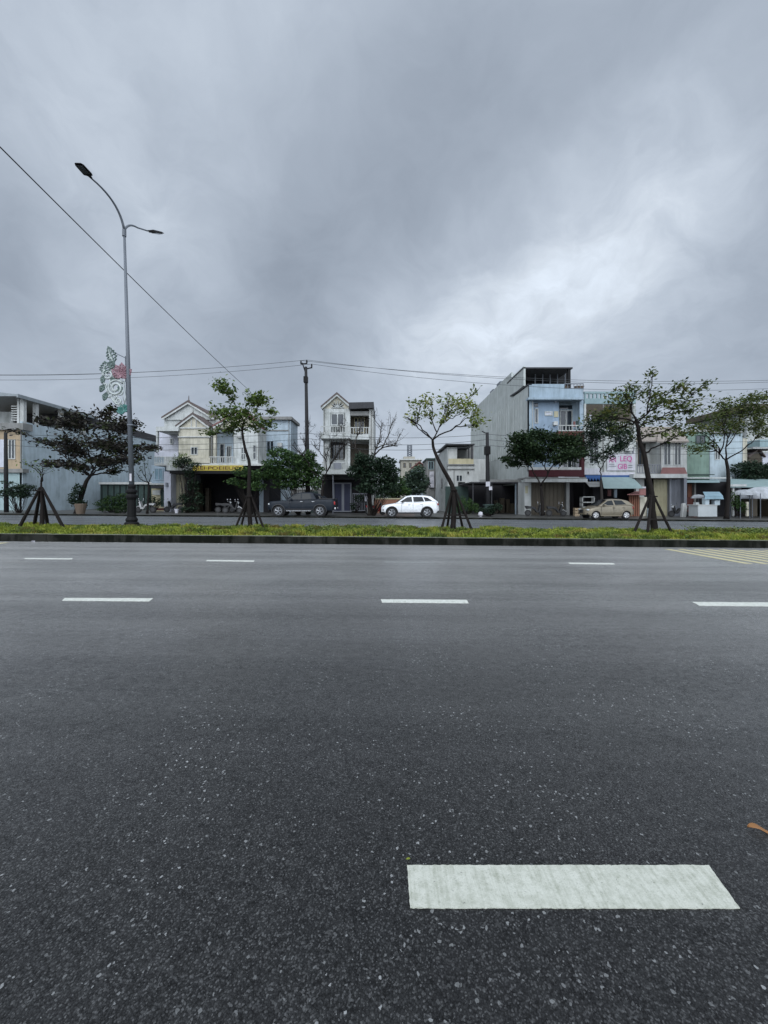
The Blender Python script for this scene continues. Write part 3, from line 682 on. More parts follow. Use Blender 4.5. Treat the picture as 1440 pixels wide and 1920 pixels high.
for zv, sg, w1, w2 in ((0, .35, 'upper', 'left'), (.45, .5, 'middle', 'left'), (.95, .45, 'lower', 'left')):
    a = np.array([t1[0], 32, t1[2] - zv - .1]); c_ = np.array([up0[0], 33, a[2] + .2]); d_ = np.array([t2[0], 33, t2[2] - zv - .15])
    e_ = np.array([t2[0] + 26, 33, t2[2] - zv - .7])
    wire((a, c_), sg, '%s low telecom cable between the left edge pole and the tall pole' % w1, r=.018, group='low telecom cables')
    wire((c_, d_), sg, '%s low telecom cable between the tall pole and the pole by the grey wall' % w1, r=.018, group='low telecom cables')
    wire((d_, e_), sg, '%s low telecom cable passing in front of the blue house on the right' % w1, r=.018, group='low telecom cables')

# ================================================================ BUILDINGS
def bld(name, label, u, Y, cat='house', group=None):
    x = WX(u, Y); return thing(name, label, cat, (x, Y, gz(x)), group)
D = 36.0
V0 = 968    # rows below the ground line: everything is sunk a little into the pavement
def ribs(b, x, y0, y1, z0, z1, step, dpt):
    y = y0
    while y < y1: b.box(x - dpt, x + .01, y, y + step * .35, z0, z1); y += step

# --- B1 orange house with steel-roofed terrace, far left
h = bld('house', 'orange fronted house with steel roofed terrace and long pale side wall at the left edge', 20, D)
X1 = WX(42, D)
MB().box(X1 - .25, X1, D, 62, -.3, WZ(790, D)).build('side_wall', 'sidewall', h)
FB(h, 'wall', 'orange', [(-120, 41, 806, 879, D - .01, 12)])
FB(h, 'fascia', 'conc', [(-120, 43, 793, 805.5, D - .3, 1.0), (-120, 43, 879, 886, D - .25, .6)])
FB(h, 'lower_wall', 'aqua', [(-120, 41, 886.5, V0, D, 12)])
FB(h, 'terrace_wall', 'white', [(-100, -20, 760, 793, D + 2.5, .2), (-20, 24, 772, 793, D + 2.5, .2)])
FB(h, 'terrace_back', 'conc', [(-120, 40, 756, 793, D + 8, .2)])
win(h, 16, 29, 824, 861, D - .02, 2, 1, 'ltconc')
FB(h, 'door', 'lilac', [(-40, 8, 824, 876, D - .06, .05)])
b = MB()
for y in (D + .1, 37.4, 40.3, 43.3): b.box(X1 - .32, X1 + .02, y, y + .3, WZ(793, D), 10.9)
b.box(WX(30, D), WX(34, D), D + .1, D + .3, WZ(793, D), 10.9)
b.build('column', 'ltconc', h)
b = MB()
for i in range(7): b.box(X1 - 1.2, X1 - .33, D + .15, D + .3, WZ(788, D) + i * .22, WZ(788, D) + i * .22 + .08)
b.build('louvre', 'ltconc', h)
b = MB()
xa, xb, z_ = X1 - 9, X1 + .35, 10.9
b.prism([(xa, z_), (xb, z_), (xb, z_ + .16), (xb - 1.6, z_ + .34), (xa, z_ + .34)], D - .8, 45)
b.box(xb - .12, xb + .03, D - .83, 45.02, z_ - .12, z_ + .2)
b.build('roof', 'steel', h)
MB().box(X1 - 8, X1 - .1, 42.5, 58, 10.0, 10.9).build('rear_roof', 'slate', h)
MB().box(X1 - 8, X1 - .2, 44, 58, WZ(790, D), 10.0).build('rear_wall', 'sidewall', h)
# --- low green shed
h = bld('shed', 'low dark green shed with pale trim in front of the pale side wall', 240, 44, 'shed')
FB(h, 'wall', 'dkgreen', [(188, 292, 908, V0-3, 44, 6)])
FB(h, 'roof', 'ltconc', [(185, 296, 904, 908, 43.7, 6.6)])
b = MB()
for i in range(9): b.fb(190 + i * 11.3, 191.2 + i * 11.3, 910, 963, 43.93, .06)
b.build('batten', 'black', h)
# --- light blue annex between
h = bld('annex', 'light blue annex with glazed front and white gate left of the gabled house', 296, 38, 'building')
FB(h, 'wall', 'paleblue', [(284, 309, 872, 906, 38, 4)])
FB(h, 'ledge', 'ltconc', [(280, 309, 906, 909, 37.5, 4.4)])
FB(h, 'awning', 'slate', [(283, 309, 911, 915, 37.0, 1.2)])
FB(h, 'lower_wall', 'yellowish', [(284, 309, 916, V0-4, 38.2, 4)])
win(h, 290, 306, 878, 900, 38, 2, 1, 'paleblue', plain('pale glass', (.16,.26,.32), .15))
FB(h, 'gate', 'ltconc', [(286, 300, 919, 928, 37.9, .1)])
FB(h, 'door', 'dkgreen', [(301, 307, 917, 950, 38.05, .1)])
FB(h, 'planter', 'redband', [(285, 318, 953, 957, 36.6, .4)])

# --- B3 twin gabled cream house with shop
h = bld('house', 'cream twin gabled house above a dark open shop with yellow sign', 395, D)
FB(h, 'rear_wall', 'white', [(308, 402, 786, 872, 38.2, 9), (402, 476, 786, 872, 38.2, 9)])
gable(h, 305, 404, 785, 354, 755, 38.0, 9, 'white', 'tile', trim='ltconc')
FB(h, 'bay_wall', 'cream', [(335, 392, 800, 872, D, 2.2)])
gable(h, 331, 395, 801, 363, 778, D, 2.2, 'cream', 'tile', trim='ltconc')
gable(h, 400, 486, 801, 456, 770, D, 2.2, 'cream', 'redtile', trim='ltconc')
MB().lathe((WX(354, 38), 38.0, WZ(757, 38)), [(.12, 0), (.16, .2), (.05, .4), (.03, .8)], 6).build('finial', 'tile', h)
MB().lathe((WX(363, D), D - .1, WZ(780, D)), [(.10, 0), (.13, .15), (.04, .3), (.02, .55)], 6).build('finial', 'tile', h)
FB(h, 'bay_wall', 'white', [(438, 486, 801, 872, D, 2.2)])
b = MB(); b.fb(333, 394, 818, 820.5, D - .08, .1); b.fb(333, 394, 801, 803.5, D - .1, .12)
for i in (-3, 3): b.fb(363 + i*1.5 - .8, 363 + i*1.5 + .8, 786, 801, D - .06, .08)
b.build('moulding', 'ltconc', h)
FB(h, 'sill', 'cream', [(334, 394, 858, 868, D - .35, .4)])
win(h, 358, 371, 838, 853, D, 2, 1, 'white')
FB(h, 'balcony_roof', 'white', [(292, 334.5, 800, 808, D - .3, 4)])
FB(h, 'pillar', 'white', [(292.5, 295.5, 808, 848, D - .2, .25)])
FB(h, 'balcony_wall', 'lilac', [(294, 334.5, 808, 850, 38.05, .2)])
win(h, 319, 325, 822, 833, 38.05, 1, 1, 'white')
FB(h, 'parapet', 'lilac', [(290, 334, 848, 856, D - .3, .15)])
railing(h, 290, 334, 856, 869, D - .28, .2, 'white', .05)
FB(h, 'pillar', 'cream', [(400, 404.5, 801, 870, D - .1, .3)])
FB(h, 'recess', 'bluegrey', [(392.5, 437.5, 801, 870, 37.6, .2)])
win(h, 412, 422, 832, 868, 37.6, 1, 1, 'white', 'glass'); win(h, 425, 434, 836, 868, 37.6, 2, 1, 'white', 'glass')
railing(h, 393, 438, 856, 870, D - .25, .17, 'ltconc', .045)
win(h, 452, 461, 838, 863, D, 2, 2, 'white'); win(h, 474, 481, 834, 862, D, 1, 2, 'white')
FB(h, 'floor_slab', 'ltconc', [(289, 500, 869.5, 873, D - .5, 6)])
FB(h, 'fascia', 'white', [(312, 362, 873, 882, D - .5, .3)])
sb = FB(h, 'sign_board', 'yellow', [(361, 456, 872.5, 882.5, D - .62, .1)])
def text(s, u, v, Y, hpx, m, parent, name='lettering', wpx=None):
    cu = bpy.data.curves.new(name, 'FONT'); cu.body = s; cu.size = 1; cu.extrude = .02; cu.align_x = 'CENTER'; cu.align_y = 'CENTER'
    o = bpy.data.objects.new('t', cu); COL.objects.link(o); bpy.context.view_layer.update()
    me = bpy.data.meshes.new_from_object(o.evaluated_get(bpy.context.evaluated_depsgraph_get())); bpy.data.objects.remove(o)
    vv = np.array([q.co for q in me.vertices]); mn, mx = vv.min(0), vv.max(0)
    hh = hpx / F * Y; kz = hh / (mx[1] - mn[1]); kx = (wpx / F * Y) / (mx[0] - mn[0]) if wpx else kz
    root = parent
    while root.parent is not None: root = root.parent
    for q in me.vertices:
        x, y, z = q.co
        q.co = (WX(u, Y) + (x - (mn[0]+mx[0])/2) * kx - OFF[root.name][0], Y + (-.012 if z > 0 else .01) - OFF[root.name][1], WZ(v, Y) + (y - (mn[1]+mx[1])/2) * kz - OFF[root.name][2])
    me.materials.append(M[m]); o = bpy.data.objects.new(name, me); COL.objects.link(o); o.parent = parent; return o
text('SEI·POEIEUO', 409, 877.5, D - .635, 6, 'redband', sb, wpx=82)
FB(h, 'awning', 'black', [(318, 505, 883, 888, D - 2.2, 2.2)])
FB(h, 'pillar', 'lilac', [(307.5, 320, 884, V0, D - .3, 6)])
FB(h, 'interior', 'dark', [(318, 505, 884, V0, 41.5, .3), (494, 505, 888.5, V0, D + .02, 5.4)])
FB(h, 'shutter', 'beige', [(323, 347, 889, V0, 36.6, .1)])
b = MB()
for i in range(8): b.fb(324 + i * 3, 324.6 + i * 3, 889, V0, 36.55, .06)
b.build('shutter_slat', 'conc', h)
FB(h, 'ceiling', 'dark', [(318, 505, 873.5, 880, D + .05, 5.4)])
FB(h, 'shop_goods', 'brown', [(350, 372, 905, V0, 39, 1), (385, 392, 915, V0, 40, .5)])
# annex box right of it
h = bld('house', 'plain grey blue box house with flat slab roof behind the leafy tree', 515, 40)
FB(h, 'wall', 'bluegrey', [(486, 545, 787, V0, 40, 3.2)])
FB(h, 'roof_slab', 'conc', [(482, 547, 781, 786.5, 39.6, 3.8)])
FB(h, 'upper_room', 'white', [(402, 478, 771, 788, 43, 3)])
FB(h, 'lintel', 'conc', [(496, 540, 806, 808, 39.93, .07)])
win(h, 500, 514, 826, 850, 40, 2, 1, 'bluegrey')

# --- B4 narrow tall house
h = bld('house', 'narrow three storey house with steep pointed gable and stacked balconies', 650, D)
FB(h, 'wall', 'white', [(606, 619, 766, 890, D, .25), (647, 656.5, 766, 890, D, .25), (619, 647, 766, 774, D, .25), (619, 647, 860, 890, D + 1.2, .2), (619, 647, 798, 822, D + 1.2, .2)])
FB(h, 'back_wall', 'conc', [(606, 692, 770, V0, D + 3, 9)])
gable(h, 602, 662, 765, 632, 740, D, 6, 'cream', 'tile', trim='white')
b = MB()
for a in range(0, 181, 30):
    p0 = P3(633, 764, D - .05); b.tube([p0, p0 + np.array([math.cos(R(a)), 0, math.sin(R(a))]) * .62], .05, 4)
b.build('sunburst', 'white', h)
FB(h, 'gable_vent', 'black', [(624, 642, 757, 763.5, D - .01, .02)])
win(h, 620, 646, 775, 798, D + .05, 2, 1, 'white', 'glass', .1)
FB(h, 'recess', 'dark', [(619, 647, 823, 860, D + 1.3, .1)])
win(h, 621, 645, 824, 862, D + 1.25, 3, 1, 'brown')
FB(h, 'floor_slab', 'white', [(600, 657, 812.5, 822, D - 1.0, 2.2), (657, 692, 815, 824, D - .6, 2.2)])
railing(h, 601, 657, 799, 812, D - .95, .22, 'ltconc', .06); railing(h, 657, 692, 801, 815, D - .55, .22, 'ltconc', .06)
railing(h, 604, 650, 866, 881, D - .9, .22, 'ltconc', .05)
FB(h, 'floor_slab', 'white', [(601, 668, 881, 889, D - 1.6, 3.0)])
FB(h, 'pillar', 'white', [(652, 656.5, 824, 881, D - .3, .28)])
FB(h, 'side_wall', 'ltconc', [(692, 700, 756, V0, D - .1, 10)])
FB(h, 'beam', 'conc', [(657, 692, 771, 779, D - .05, .4)])
FB(h, 'recess', 'brown', [(657, 692, 779, 816, D + 1.5, .1), (657, 692, 824, 885, D + 1.5, .1)])
win(h, 664, 684, 783, 812, D + 1.45, 3, 1, 'yellowish')
MB().prism([(WX(655, D), WZ(769, D)), (WX(701, D), WZ(767, D)), (WX(701, D), WZ(756, D)), (WX(655, D), WZ(757, D))], D - .5, D + 6).build('side_roof', 'slate', h)
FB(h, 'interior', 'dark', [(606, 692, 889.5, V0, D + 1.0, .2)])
FB(h, 'beam', 'slate', [(604, 692, 889.5, 899, D - .2, .5)])
for a, c_ in ((625, 643), (643, 659)): win(h, a, c_, 905, 960, D + .6, 1, 1, 'greysh', 'darkblue', .12, 'shutter')
FB(h, 'post', 'greysh', [(623.6, 625, 889, V0, D - 1.4, .08)])
railing(h, 661, 690, 925, 958, D + .4, .16, 'greysh', .04, 'gate')

# --- brick wall and what lies behind it
h = bld('brick_wall', 'low orange brick wall behind the white car', 735, 37, 'wall'); FB(h, 'wall', 'brick', [(695, 778, 936, V0, 37, .2)]); FB(h, 'coping', 'yellowish', [(694, 779, 934, 936.2, 36.95, .3)])
h = bld('water_tower', 'faint distant lattice mast above the ochre rooftops', 768, 110, 'mast')
b = MB(); 
for i in range(7):
    v = 862 - i * 4; a, c_, e, g2 = P3(764, v, 110), P3(772, v, 110), P3(764, v - 4, 110), P3(772, v - 4, 110)
    for p, q in ((a, e), (c_, g2), (a, g2), (c_, e)): b.tube([p, q], .12, 4)
b.build('lattice', 'galv', h); h.name = 'lattice_mast'; OFF['lattice_mast'] = OFF['water_tower']
h = bld('house', 'distant ochre building with stepped roof between the dark tree and the leaning tree', 765, 95)
FB(h, 'wall', 'farwall', [(752, 790, 862, V0-14, 95, 8), (757, 778, 856, 862, 96, 6)]); FB(h, 'roof', 'ltconc', [(750, 792, 860, 862.5, 94.5, 9)])
for i in range(3): win(h, 756 + i*11, 761 + i*11, 868, 877, 95, 1, 1, 'brown', w=.2)
h = bld('house', 'distant house with brown arched gable behind the hazy tree', 788, 62)
gable(h, 772, 802, 878, 786, 867, 62, 6, 'brick', 'redtile'); FB(h, 'wall', 'bluegrey', [(774, 800, 879, V0-6, 62.1, 6)]); win(h, 790, 797, 886, 897, 62.1, 2, 1, 'white')
h = bld('house', 'tall thin teal topped building carrying a white vertical signboard', 808, 56)
FB(h, 'wall', 'conc', [(800, 815, 862, V0-6, 56, 5)]); FB(h, 'roof', 'dkgreen', [(799, 816, 859, 862, 55.7, 5.6)])
win(h, 803, 813, 865, 880, 56, 2, 1, 'teal'); s_ = FB(h, 'sign_board', 'signw', [(805.5, 814, 884, 914, 55.6, .3)])
text('III', 809.7, 892, 55.6, 4, 'darkblue', s_, wpx=5); text('III', 809.7, 904, 55.6, 6, 'greysh', s_, wpx=5)
# --- B6 white building
h = bld('house', 'small white two storey house with dark roofed terrace left of the grey side wall', 860, 45)
FB(h, 'wall', 'ltconc', [(840, 912, 861, V0-6, 45, 12)])
MB().box(WX(840, 45) - .03, WX(840, 45) - .001, 45.01, 57, -.3, WZ(838, 45)).build('side_wall', 'white', h)
MB().box(WX(840, 45) - .001, WX(858, 45), 45.3, 57, WZ(860.9, 45), WZ(838, 45)).build('stair_wall', 'ltconc', h)
FB(h, 'terrace_roof', 'slate', [(836, 890, 832, 834.5, 44.6, 8)]); FB(h, 'terrace_back', 'conc', [(842, 888, 834.5, 861, 49, .2)])
FB(h, 'terrace_post', 'slate', [(884, 886.5, 834.5, 861, 44.9, .15), (878, 880, 834.5, 861, 45.2, .15)])
FB(h, 'parapet', 'yellowish', [(841, 888, 860, 870, 44.93, .2)]); FB(h, 'ledge', 'conc', [(839, 890, 870, 872, 44.8, .3), (839, 890, 878.5, 880, 44.85, .3)])
win(h, 855, 867, 890.5, 903, 45, 2, 1, 'ltconc'); FB(h, 'door', 'black', [(859, 872, 904, 930, 44.94, .1)])
MB().box(WX(840, 45) - .06, WX(840, 45) - .02, 49, 50, WZ(915, 49), WZ(897, 49)).build('side_window', 'glass', h)
FB(h, 'fence', 'dkgreen', [(835, 878, 912, V0-4, 43, .1)])

# --- B7 blue fronted tall house with long grey side
h = bld('house', 'tall light blue fronted house with long grey side wall and dark rooftop canopy', 1040, D)
X7 = WX(992, D); X7r = WX(1094, D)
zt1, zt2 = WZ(722, D), 15.0
b = MB()
b.box(X7, X7 + .2, D + .02, 41, 3.1, zt1); b.box(X7, X7 + .2, 41, 60, 3.1, zt2); b.box(X7 - .01, X7 + .19, 37.4, 41, zt1 + .35, 14.4)
b.box(X7, X7 + .2, D + .02, 38.2, -.5, 3.1); b.box(X7, X7 + .2, 45, 60, -.5, 3.1)
ribs(b, X7, 38.0, 60, 6.2, 11.9, .75, .05)
b.build('side_wall', 'unpainted grey wall', h)
MB().prism([(X7-.06, 0), (X7+.02, 0), (X7+.02, .12), (X7-.06, .12)], 0, 0.01) if 0 else None
b = MB()
p = [(D + .0, zt1), (D + .0, zt1 + .12), (41.2, zt1 + .42), (41.2, zt1 + .30)]
vs = [(x, y, z) for x in (X7 - .08, X7 + .25) for y, z in p]
b.add(vs, [(0,1,2,3), (7,6,5,4), (0,4,5,1), (1,5,6,2), (2,6,7,3), (3,7,4,0)]); b.build('coping', 'slate', h)
b = MB()
for y, z in ((42.6, 15.25), (46, 15.6), (49, 15.5)): b.box(X7 + .3, X7 + 1.3, y, y + 1.4, 14.8, z)
b.build('water_tank', 'galv', h)
b = MB(); b.box(X7 + .21, X7r, 41.2, 60, 3, 14.9); b.build('rear_block', 'unpainted grey wall', h)
FB(h, 'parapet', 'paleblue', [(992, 1058, 720, 748, D, .2), (1058, 1094, 729, 748, D, .2)])
FB(h, 'ledge', 'paleblue', [(990.5, 1095, 745, 749, D - .55, .6)])
FB(h, 'wall', 'skyblue', [(1000, 1048, 749, 884, D + .3, .25)]); FB(h, 'corner_pier', 'paleblue', [(992, 1000, 749, 884, D, .4), (1087, 1094, 749, 812, D, .4)])
FB(h, 'recess_wall', 'paleblue', [(1048, 1087, 749, 812, D + 1.2, .2)])
win(h, 1002, 1009, 766, 794, D + .3, 1, 1, 'white'); FB(h, 'vent', 'glass', [(1002, 1009, 756, 763, D + .27, .05)])
win(h, 1021, 1036, 771.5, 779.5, D + .3, 1, 1, 'white', 'lilac', .1); FB(h, 'panel', 'beige', [(1039, 1047, 771, 782, D + .25, .06)])
win(h, 1049, 1073, 769, 809, D + 1.2, 2, 1, 'white', 'glass', .1, 'door'); FB(h, 'transom', 'glass', [(1049, 1073, 760, 767, D + 1.16, .06)])
FB(h, 'balcony', 'redband', [(1047, 1094, 808.5, 818, D - .5, 1.7)])
railing(h, 1047, 1094, 797, 808, D - .45, .3, 'ltconc', .03)
FB(h, 'lower_recess', 'lilac', [(1048, 1094, 818, 884, D + 1.0, .2)]); win(h, 1055, 1080, 835, 878, D + 1.0, 3, 1, 'white')
FB(h, 'divider', 'maroon', [(1090, 1096, 812, 895, D - .3, .4)])
FB(h, 'parapet', 'ltconc', [(992, 1090, 876, 881, D - .5, .2)]); FB(h, 'signboard_panel', 'maroon', [(992, 1093, 881, 894, D - .6, .15)])
FB(h, 'canopy', 'conc', [(985, 1100, 895, 898, D - 1.4, 2)]); FB(h, 'canopy_edge', 'ltconc', [(984, 1102, 898, 904, D - 2.0, .4)])
FB(h, 'pillar', 'ltconc', [(983.5, 993, 904, V0, D - .2, 1.8)]); FB(h, 'notice', 'beige', [(985, 990, 911, 925, D - .24, .03)])
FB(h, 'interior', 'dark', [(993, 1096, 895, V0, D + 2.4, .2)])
for a, c_ in ((994, 1021), (1022, 1062)):
    win(h, a, c_, 904.5, V0-2, D + .3, 5, 1, 'brown', 'brown', .06, 'shutter')
FB(h, 'pillar', 'conc', [(1062, 1068, 904, V0, D - .1, .5)])
FB(h, 'terrace_floor', 'conc', [(993, 1094, 746, 747.5, D + .3, 6)])
# rooftop canopy
FB(h, 'terrace_roof', 'slate', [(981, 1074, 688.5, 691, 37.4, 5)])
FB(h, 'terrace_wall', 'black', [(982, 985, 691, 740, 37.42, .15), (1065, 1070, 691, 735, 37.5, .15), (985, 1065, 693, 735, 41, .15)])  # rear black sheet stands in for the shade under the canopy
b = MB()
for i in range(5): b.fb(1003 + i*14, 1004.4 + i*14, 691, 730, 39, .1)
b.build('terrace_post', 'galv', h)
railing(h, 1058, 1094, 719, 729, D + .1, .3, 'galv', .04)
b = MB()
for u in (1082, 1090, 1062): b.lathe((WX(u, D + .6), D + .6, WZ(729, D)), [(.18, 0), (.25, .35), (.28, .4)], 8)
b.build('flowerpot', 'pot', h)
# side shed under the grey wall
h = bld('carport', 'dark open lean-to carport against the grey side wall', 930, 37.5, 'carport')
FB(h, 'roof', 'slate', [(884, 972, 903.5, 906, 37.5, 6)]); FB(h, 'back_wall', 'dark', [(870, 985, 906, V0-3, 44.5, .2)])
FB(h, 'beam', 'conc', [(900, 990, 899, 903.5, 38.0, .2)])
b = MB()
for u in (886, 921, 969): b.fb(u, u + 2, 906, V0-2, 37.6, .1)
b.build('post', 'slate', h); FB(h, 'side_panel', 'bluegrey', [(966, 984, 906, V0-2, 38.4, .1)])
b = MB()
for u, v, w_ in ((928, 938, 6), (938, 934, 8), (950, 936, 6), (958, 944, 7)): b.fb(u, u + w_, v, V0-4, 42 + (u % 3), .5)
b.build('stored_goods', 'brown', h)

# --- B8 teal-white house with banner
h = bld('house', 'pale teal and white house with baluster roof edge and white sale banner above blue awning', 1145, D)
b = MB(); b.fb(1096, 1192, 734, 738, D, .2); b.fb(1096, 1192, 747, 757, D, .25)
for i in range(13): b.fb(1096 + i * 7.6, 1099.5 + i * 7.6, 738, 747, D + .03, .14)
b.build('parapet', 'teal', h)
FB(h, 'terrace_back', 'brown', [(1096, 1192, 757, 806, D + 3, .2)]); FB(h, 'pillar', 'white', [(1095.5, 1099, 757, 806, D - .05, .3), (1188, 1192, 757, 806, D - .05, .3)])
FB(h, 'wall', 'white', [(1096, 1192, 808, 890, D, 4)]); FB(h, 'ledge', 'ltconc', [(1094.5, 1193, 805, 808.5, D - .5, 4)])
railing(h, 1096, 1190, 791, 805, D - .4, .2, 'white', .07)
win(h, 1104, 1122, 820, 870, D, 2, 2, 'white'); win(h, 1150, 1166, 818, 846, D, 2, 2, 'white')
FB(h, 'air_conditioner', 'ltconc', [(1175, 1187, 834, 845, D - .45, .4)]); FB(h, 'box', 'greysh', [(1186, 1189, 838, 850, D - .06, .1)])
bn = FB(h, 'banner', 'signw', [(1138.5, 1191, 851, 882, D - .12, .04)])
text('ÂN', 1148.5, 861, D - .13, 11.5, 'magenta', bn, wpx=13); text('LEQ', 1174, 861, D - .13, 11.5, 'magenta', bn, wpx=22)
text('GIB', 1167, 874.5, D - .13, 10, 'magenta', bn, wpx=17); FB(bn, 'printed_line', 'greysh', [(1178, 1186, 872, 873.3, D - .135, .01), (1178, 1186, 876, 877.2, D - .135, .01), (1142, 1152, 870, 871, D - .135, .01), (1142, 1155, 874, 875, D - .135, .01)])
FB(h, 'balcony_edge', 'signw', [(1127, 1190, 885.5, 891, D - .3, .3), (1096, 1126, 878, 890, D - .3, .3)])
b = MB(); b.fb(1098, 1190, 891, 896, D - .35, .12)
for i in range(16): b.prism([(WX(1098 + i*5.75, D - .35), WZ(896, D - .35)), (WX(1103.7 + i*5.75, D - .35), WZ(896, D - .35)), (WX(1100.9 + i*5.75, D - .35), WZ(902, D - .35))], D - .36, D - .32)
b.build('valance', 'blue', h)
def awn(root, u0, u1, u2, u3, v0, v1, Ya, Yb, m, name='awning', th=.05):
    a, b_, c_, d_ = P3(u0, v0, Ya), P3(u1, v0, Ya), P3(u3, v1, Yb), P3(u2, v1, Yb)
    vs = [a, b_, c_, d_] + [p - (0, 0, th) for p in (a, b_, c_, d_)]
    return MB().add(vs, [(0,3,2,1), (4,5,6,7), (0,1,5,4), (1,2,6,5), (2,3,7,6), (3,0,4,7)]).build(name, m, root)
awn(h, 1128, 1186, 1132, 1206, 894.5, 915, D - .4, D - 3.0, 'tealaw')
awn(h, 1097, 1127, 1105, 1126, 903, 912, D - .4, D - 1.6, 'conc')
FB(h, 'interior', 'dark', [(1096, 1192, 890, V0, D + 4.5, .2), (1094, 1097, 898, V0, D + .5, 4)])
FB(h, 'pillar', 'dark', [(1112, 1124, 905, V0, D + .2, .4)])
b = MB()
for v in (931, 941, 950): b.fb(1092, 1115, v, v + 1.5, D - 1.2, .5)
b.fb(1092, 1093.2, 931, V0, D - 1.2, .5); b.fb(1114, 1115.2, 931, V0, D - 1.2, .5); b.fb(1093, 1114, 952, V0, D - 1.1, .4)
b.solo('display_shelf', 'ltconc', 'pale shelf unit in the shop opening left of the beige hatchback', 'shelf')
h2 = bld('kiosk', 'red brown slatted kiosk with faded red canopy beside the blue awning', 1195, 34.6, 'kiosk')
FB(h2, 'panel', 'wood', [(1180, 1199, 928, V0, 34.6, .1)]); FB(h2, 'panel', 'cream', [(1200, 1213, 932, V0, 34.7, .1)])
b = MB()
for i in range(5): b.fb(1181 + i*4, 1182 + i*4, 928, V0, 34.5, .08)
b.build('post', 'brick', h2)
awn(h2, 1192, 1210, 1176, 1210, 921, 927, 34.7, 33.6, 'pinkred', 'canopy'); FB(h2, 'side_flap', 'pinkred', [(1199, 1211, 914, 929, 33.7, .05)]); FB(h2, 'trim', 'signw', [(1201, 1211, 912.5, 915.5, 33.6, .05)])

# --- B9 red tiled two storey house
h = bld('house', 'two storey shophouse with grey tiled roof, tall dark windows and a strip of red tiles', 1245, D)
FB(h, 'wall', 'ltconc', [(1240, 1288, 827, 888, D, 5), (1192.5, 1240, 826, 888, D + 1.6, 3)])
awn(h, 1236, 1272, 1232, 1292, 800, 827, D + 4, D - .5, 'tilegrey', 'roof', .15); awn(h, 1196, 1240, 1192, 1242, 800, 826, D + 4, D + .6, 'tilegrey', 'roof', .15)
win(h, 1243, 1258, 829, 873, D, 2, 1, 'white', 'glass', .09); win(h, 1263, 1277, 829, 873, D, 2, 1, 'white', 'glass', .09)
win(h, 1196, 1210, 832, 874, D + 1.6, 2, 1, 'brown'); win(h, 1220, 1230, 834, 874, D + 1.6, 1, 1, 'white')
awn(h, 1242, 1284, 1238, 1289, 876.5, 889, D - .02, D - .9, 'redtile', 'tile_strip', .12)
railing(h, 1194, 1238, 871, 887, D - .1, .22, 'greysh', .07)
FB(h, 'floor_slab', 'ltconc', [(1188, 1289, 888.5, 896, D - .95, 3)])
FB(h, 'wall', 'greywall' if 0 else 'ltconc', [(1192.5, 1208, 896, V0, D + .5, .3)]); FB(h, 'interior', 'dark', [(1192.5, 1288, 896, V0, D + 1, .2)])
for a, c_, m_ in ((1226, 1255, 'beige'), (1260, 1282, 'greysh')):
    FB(h, 'shutter', m_, [(a, c_, 899, V0, D + .3, .1)])
    b = MB(); n = int((c_ - a) / 2.6)
    for i in range(n): b.fb(a + .5 + i * 2.6, a + 1.2 + i * 2.6, 899, V0, D + .25, .06)
    b.build('shutter_slat', m_, h)
FB(h, 'pillar', 'greysh', [(1255.5, 1259.5, 896, V0, D, .4), (1282.5, 1288, 896, V0, D - .1, .8)])

# --- B10 green house
h = bld('house', 'green painted house with flat roof behind the spreading pavement tree', 1315, 38)
FB(h, 'wall', 'green', [(1286, 1330, 809, V0, 38, 8)]); FB(h, 'trim', 'ltconc', [(1284, 1372, 895, 897.2, 37.6, .4), (1285, 1331, 806, 809, 37.9, 8)]); FB(h, 'ledge', 'dkgreen', [(1286, 1340, 889, 890.5, 37.85, .2)])
win(h, 1304, 1322, 816, 832, 38, 2, 1, 'dkgreen')
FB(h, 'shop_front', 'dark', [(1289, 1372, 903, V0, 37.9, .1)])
awn(h, 1287, 1345, 1284, 1350, 899, 904, 38.4, 36, 'teal', 'shop_roof'); FB(h, 'door', 'wood', [(1289.5, 1301, 907, 954, 37.8, .1)]); FB(h, 'gate', 'redband', [(1288, 1302, 932, 962, 37.6, .1)])
FB(h, 'pillar', 'conc', [(1302, 1305, 905, V0, 37.5, .3)])
h = bld('house', 'pale blue rendered house seen through the branches on the right', 1360, 41)
FB(h, 'wall', 'sidewall', [(1331, 1392, 812, V0-4, 41, 8)]); win(h, 1340, 1350, 840, 862, 41, 2, 1, 'white'); FB(h, 'roof', 'conc', [(1329, 1394, 809, 812, 40.7, 9)])
h = bld('house', 'brown gabled house with teal balcony and cream column at the right edge', 1420, 42)
FB(h, 'column', 'cream', [(1393, 1401, 822, 880, 42, .8)]); gable(h, 1401, 1432, 858, 1420, 843, 42, 6, 'brown', 'tile'); FB(h, 'wall', 'brown', [(1403, 1560, 858, V0-4, 42.1, 8)])
FB(h, 'balcony', 'teal', [(1425, 1560, 824, 838, 41.5, 1.5)]); FB(h, 'balcony_slab', 'ltconc', [(1412, 1560, 838, 841, 41.3, 2)]); FB(h, 'panel', 'lilac', [(1430, 1560, 850, 872, 42.0, .2)])
h = bld('house', 'grey flat roofed upper storey rising behind the right edge', 1450, 52)
FB(h, 'wall', 'white', [(1400, 1560, 768, V0-8, 52, 8)]); FB(h, 'roof', 'brown', [(1397, 1564, 757, 768, 51, 10)]); win(h, 1410, 1425, 790, 812, 52, 2, 1, 'white')
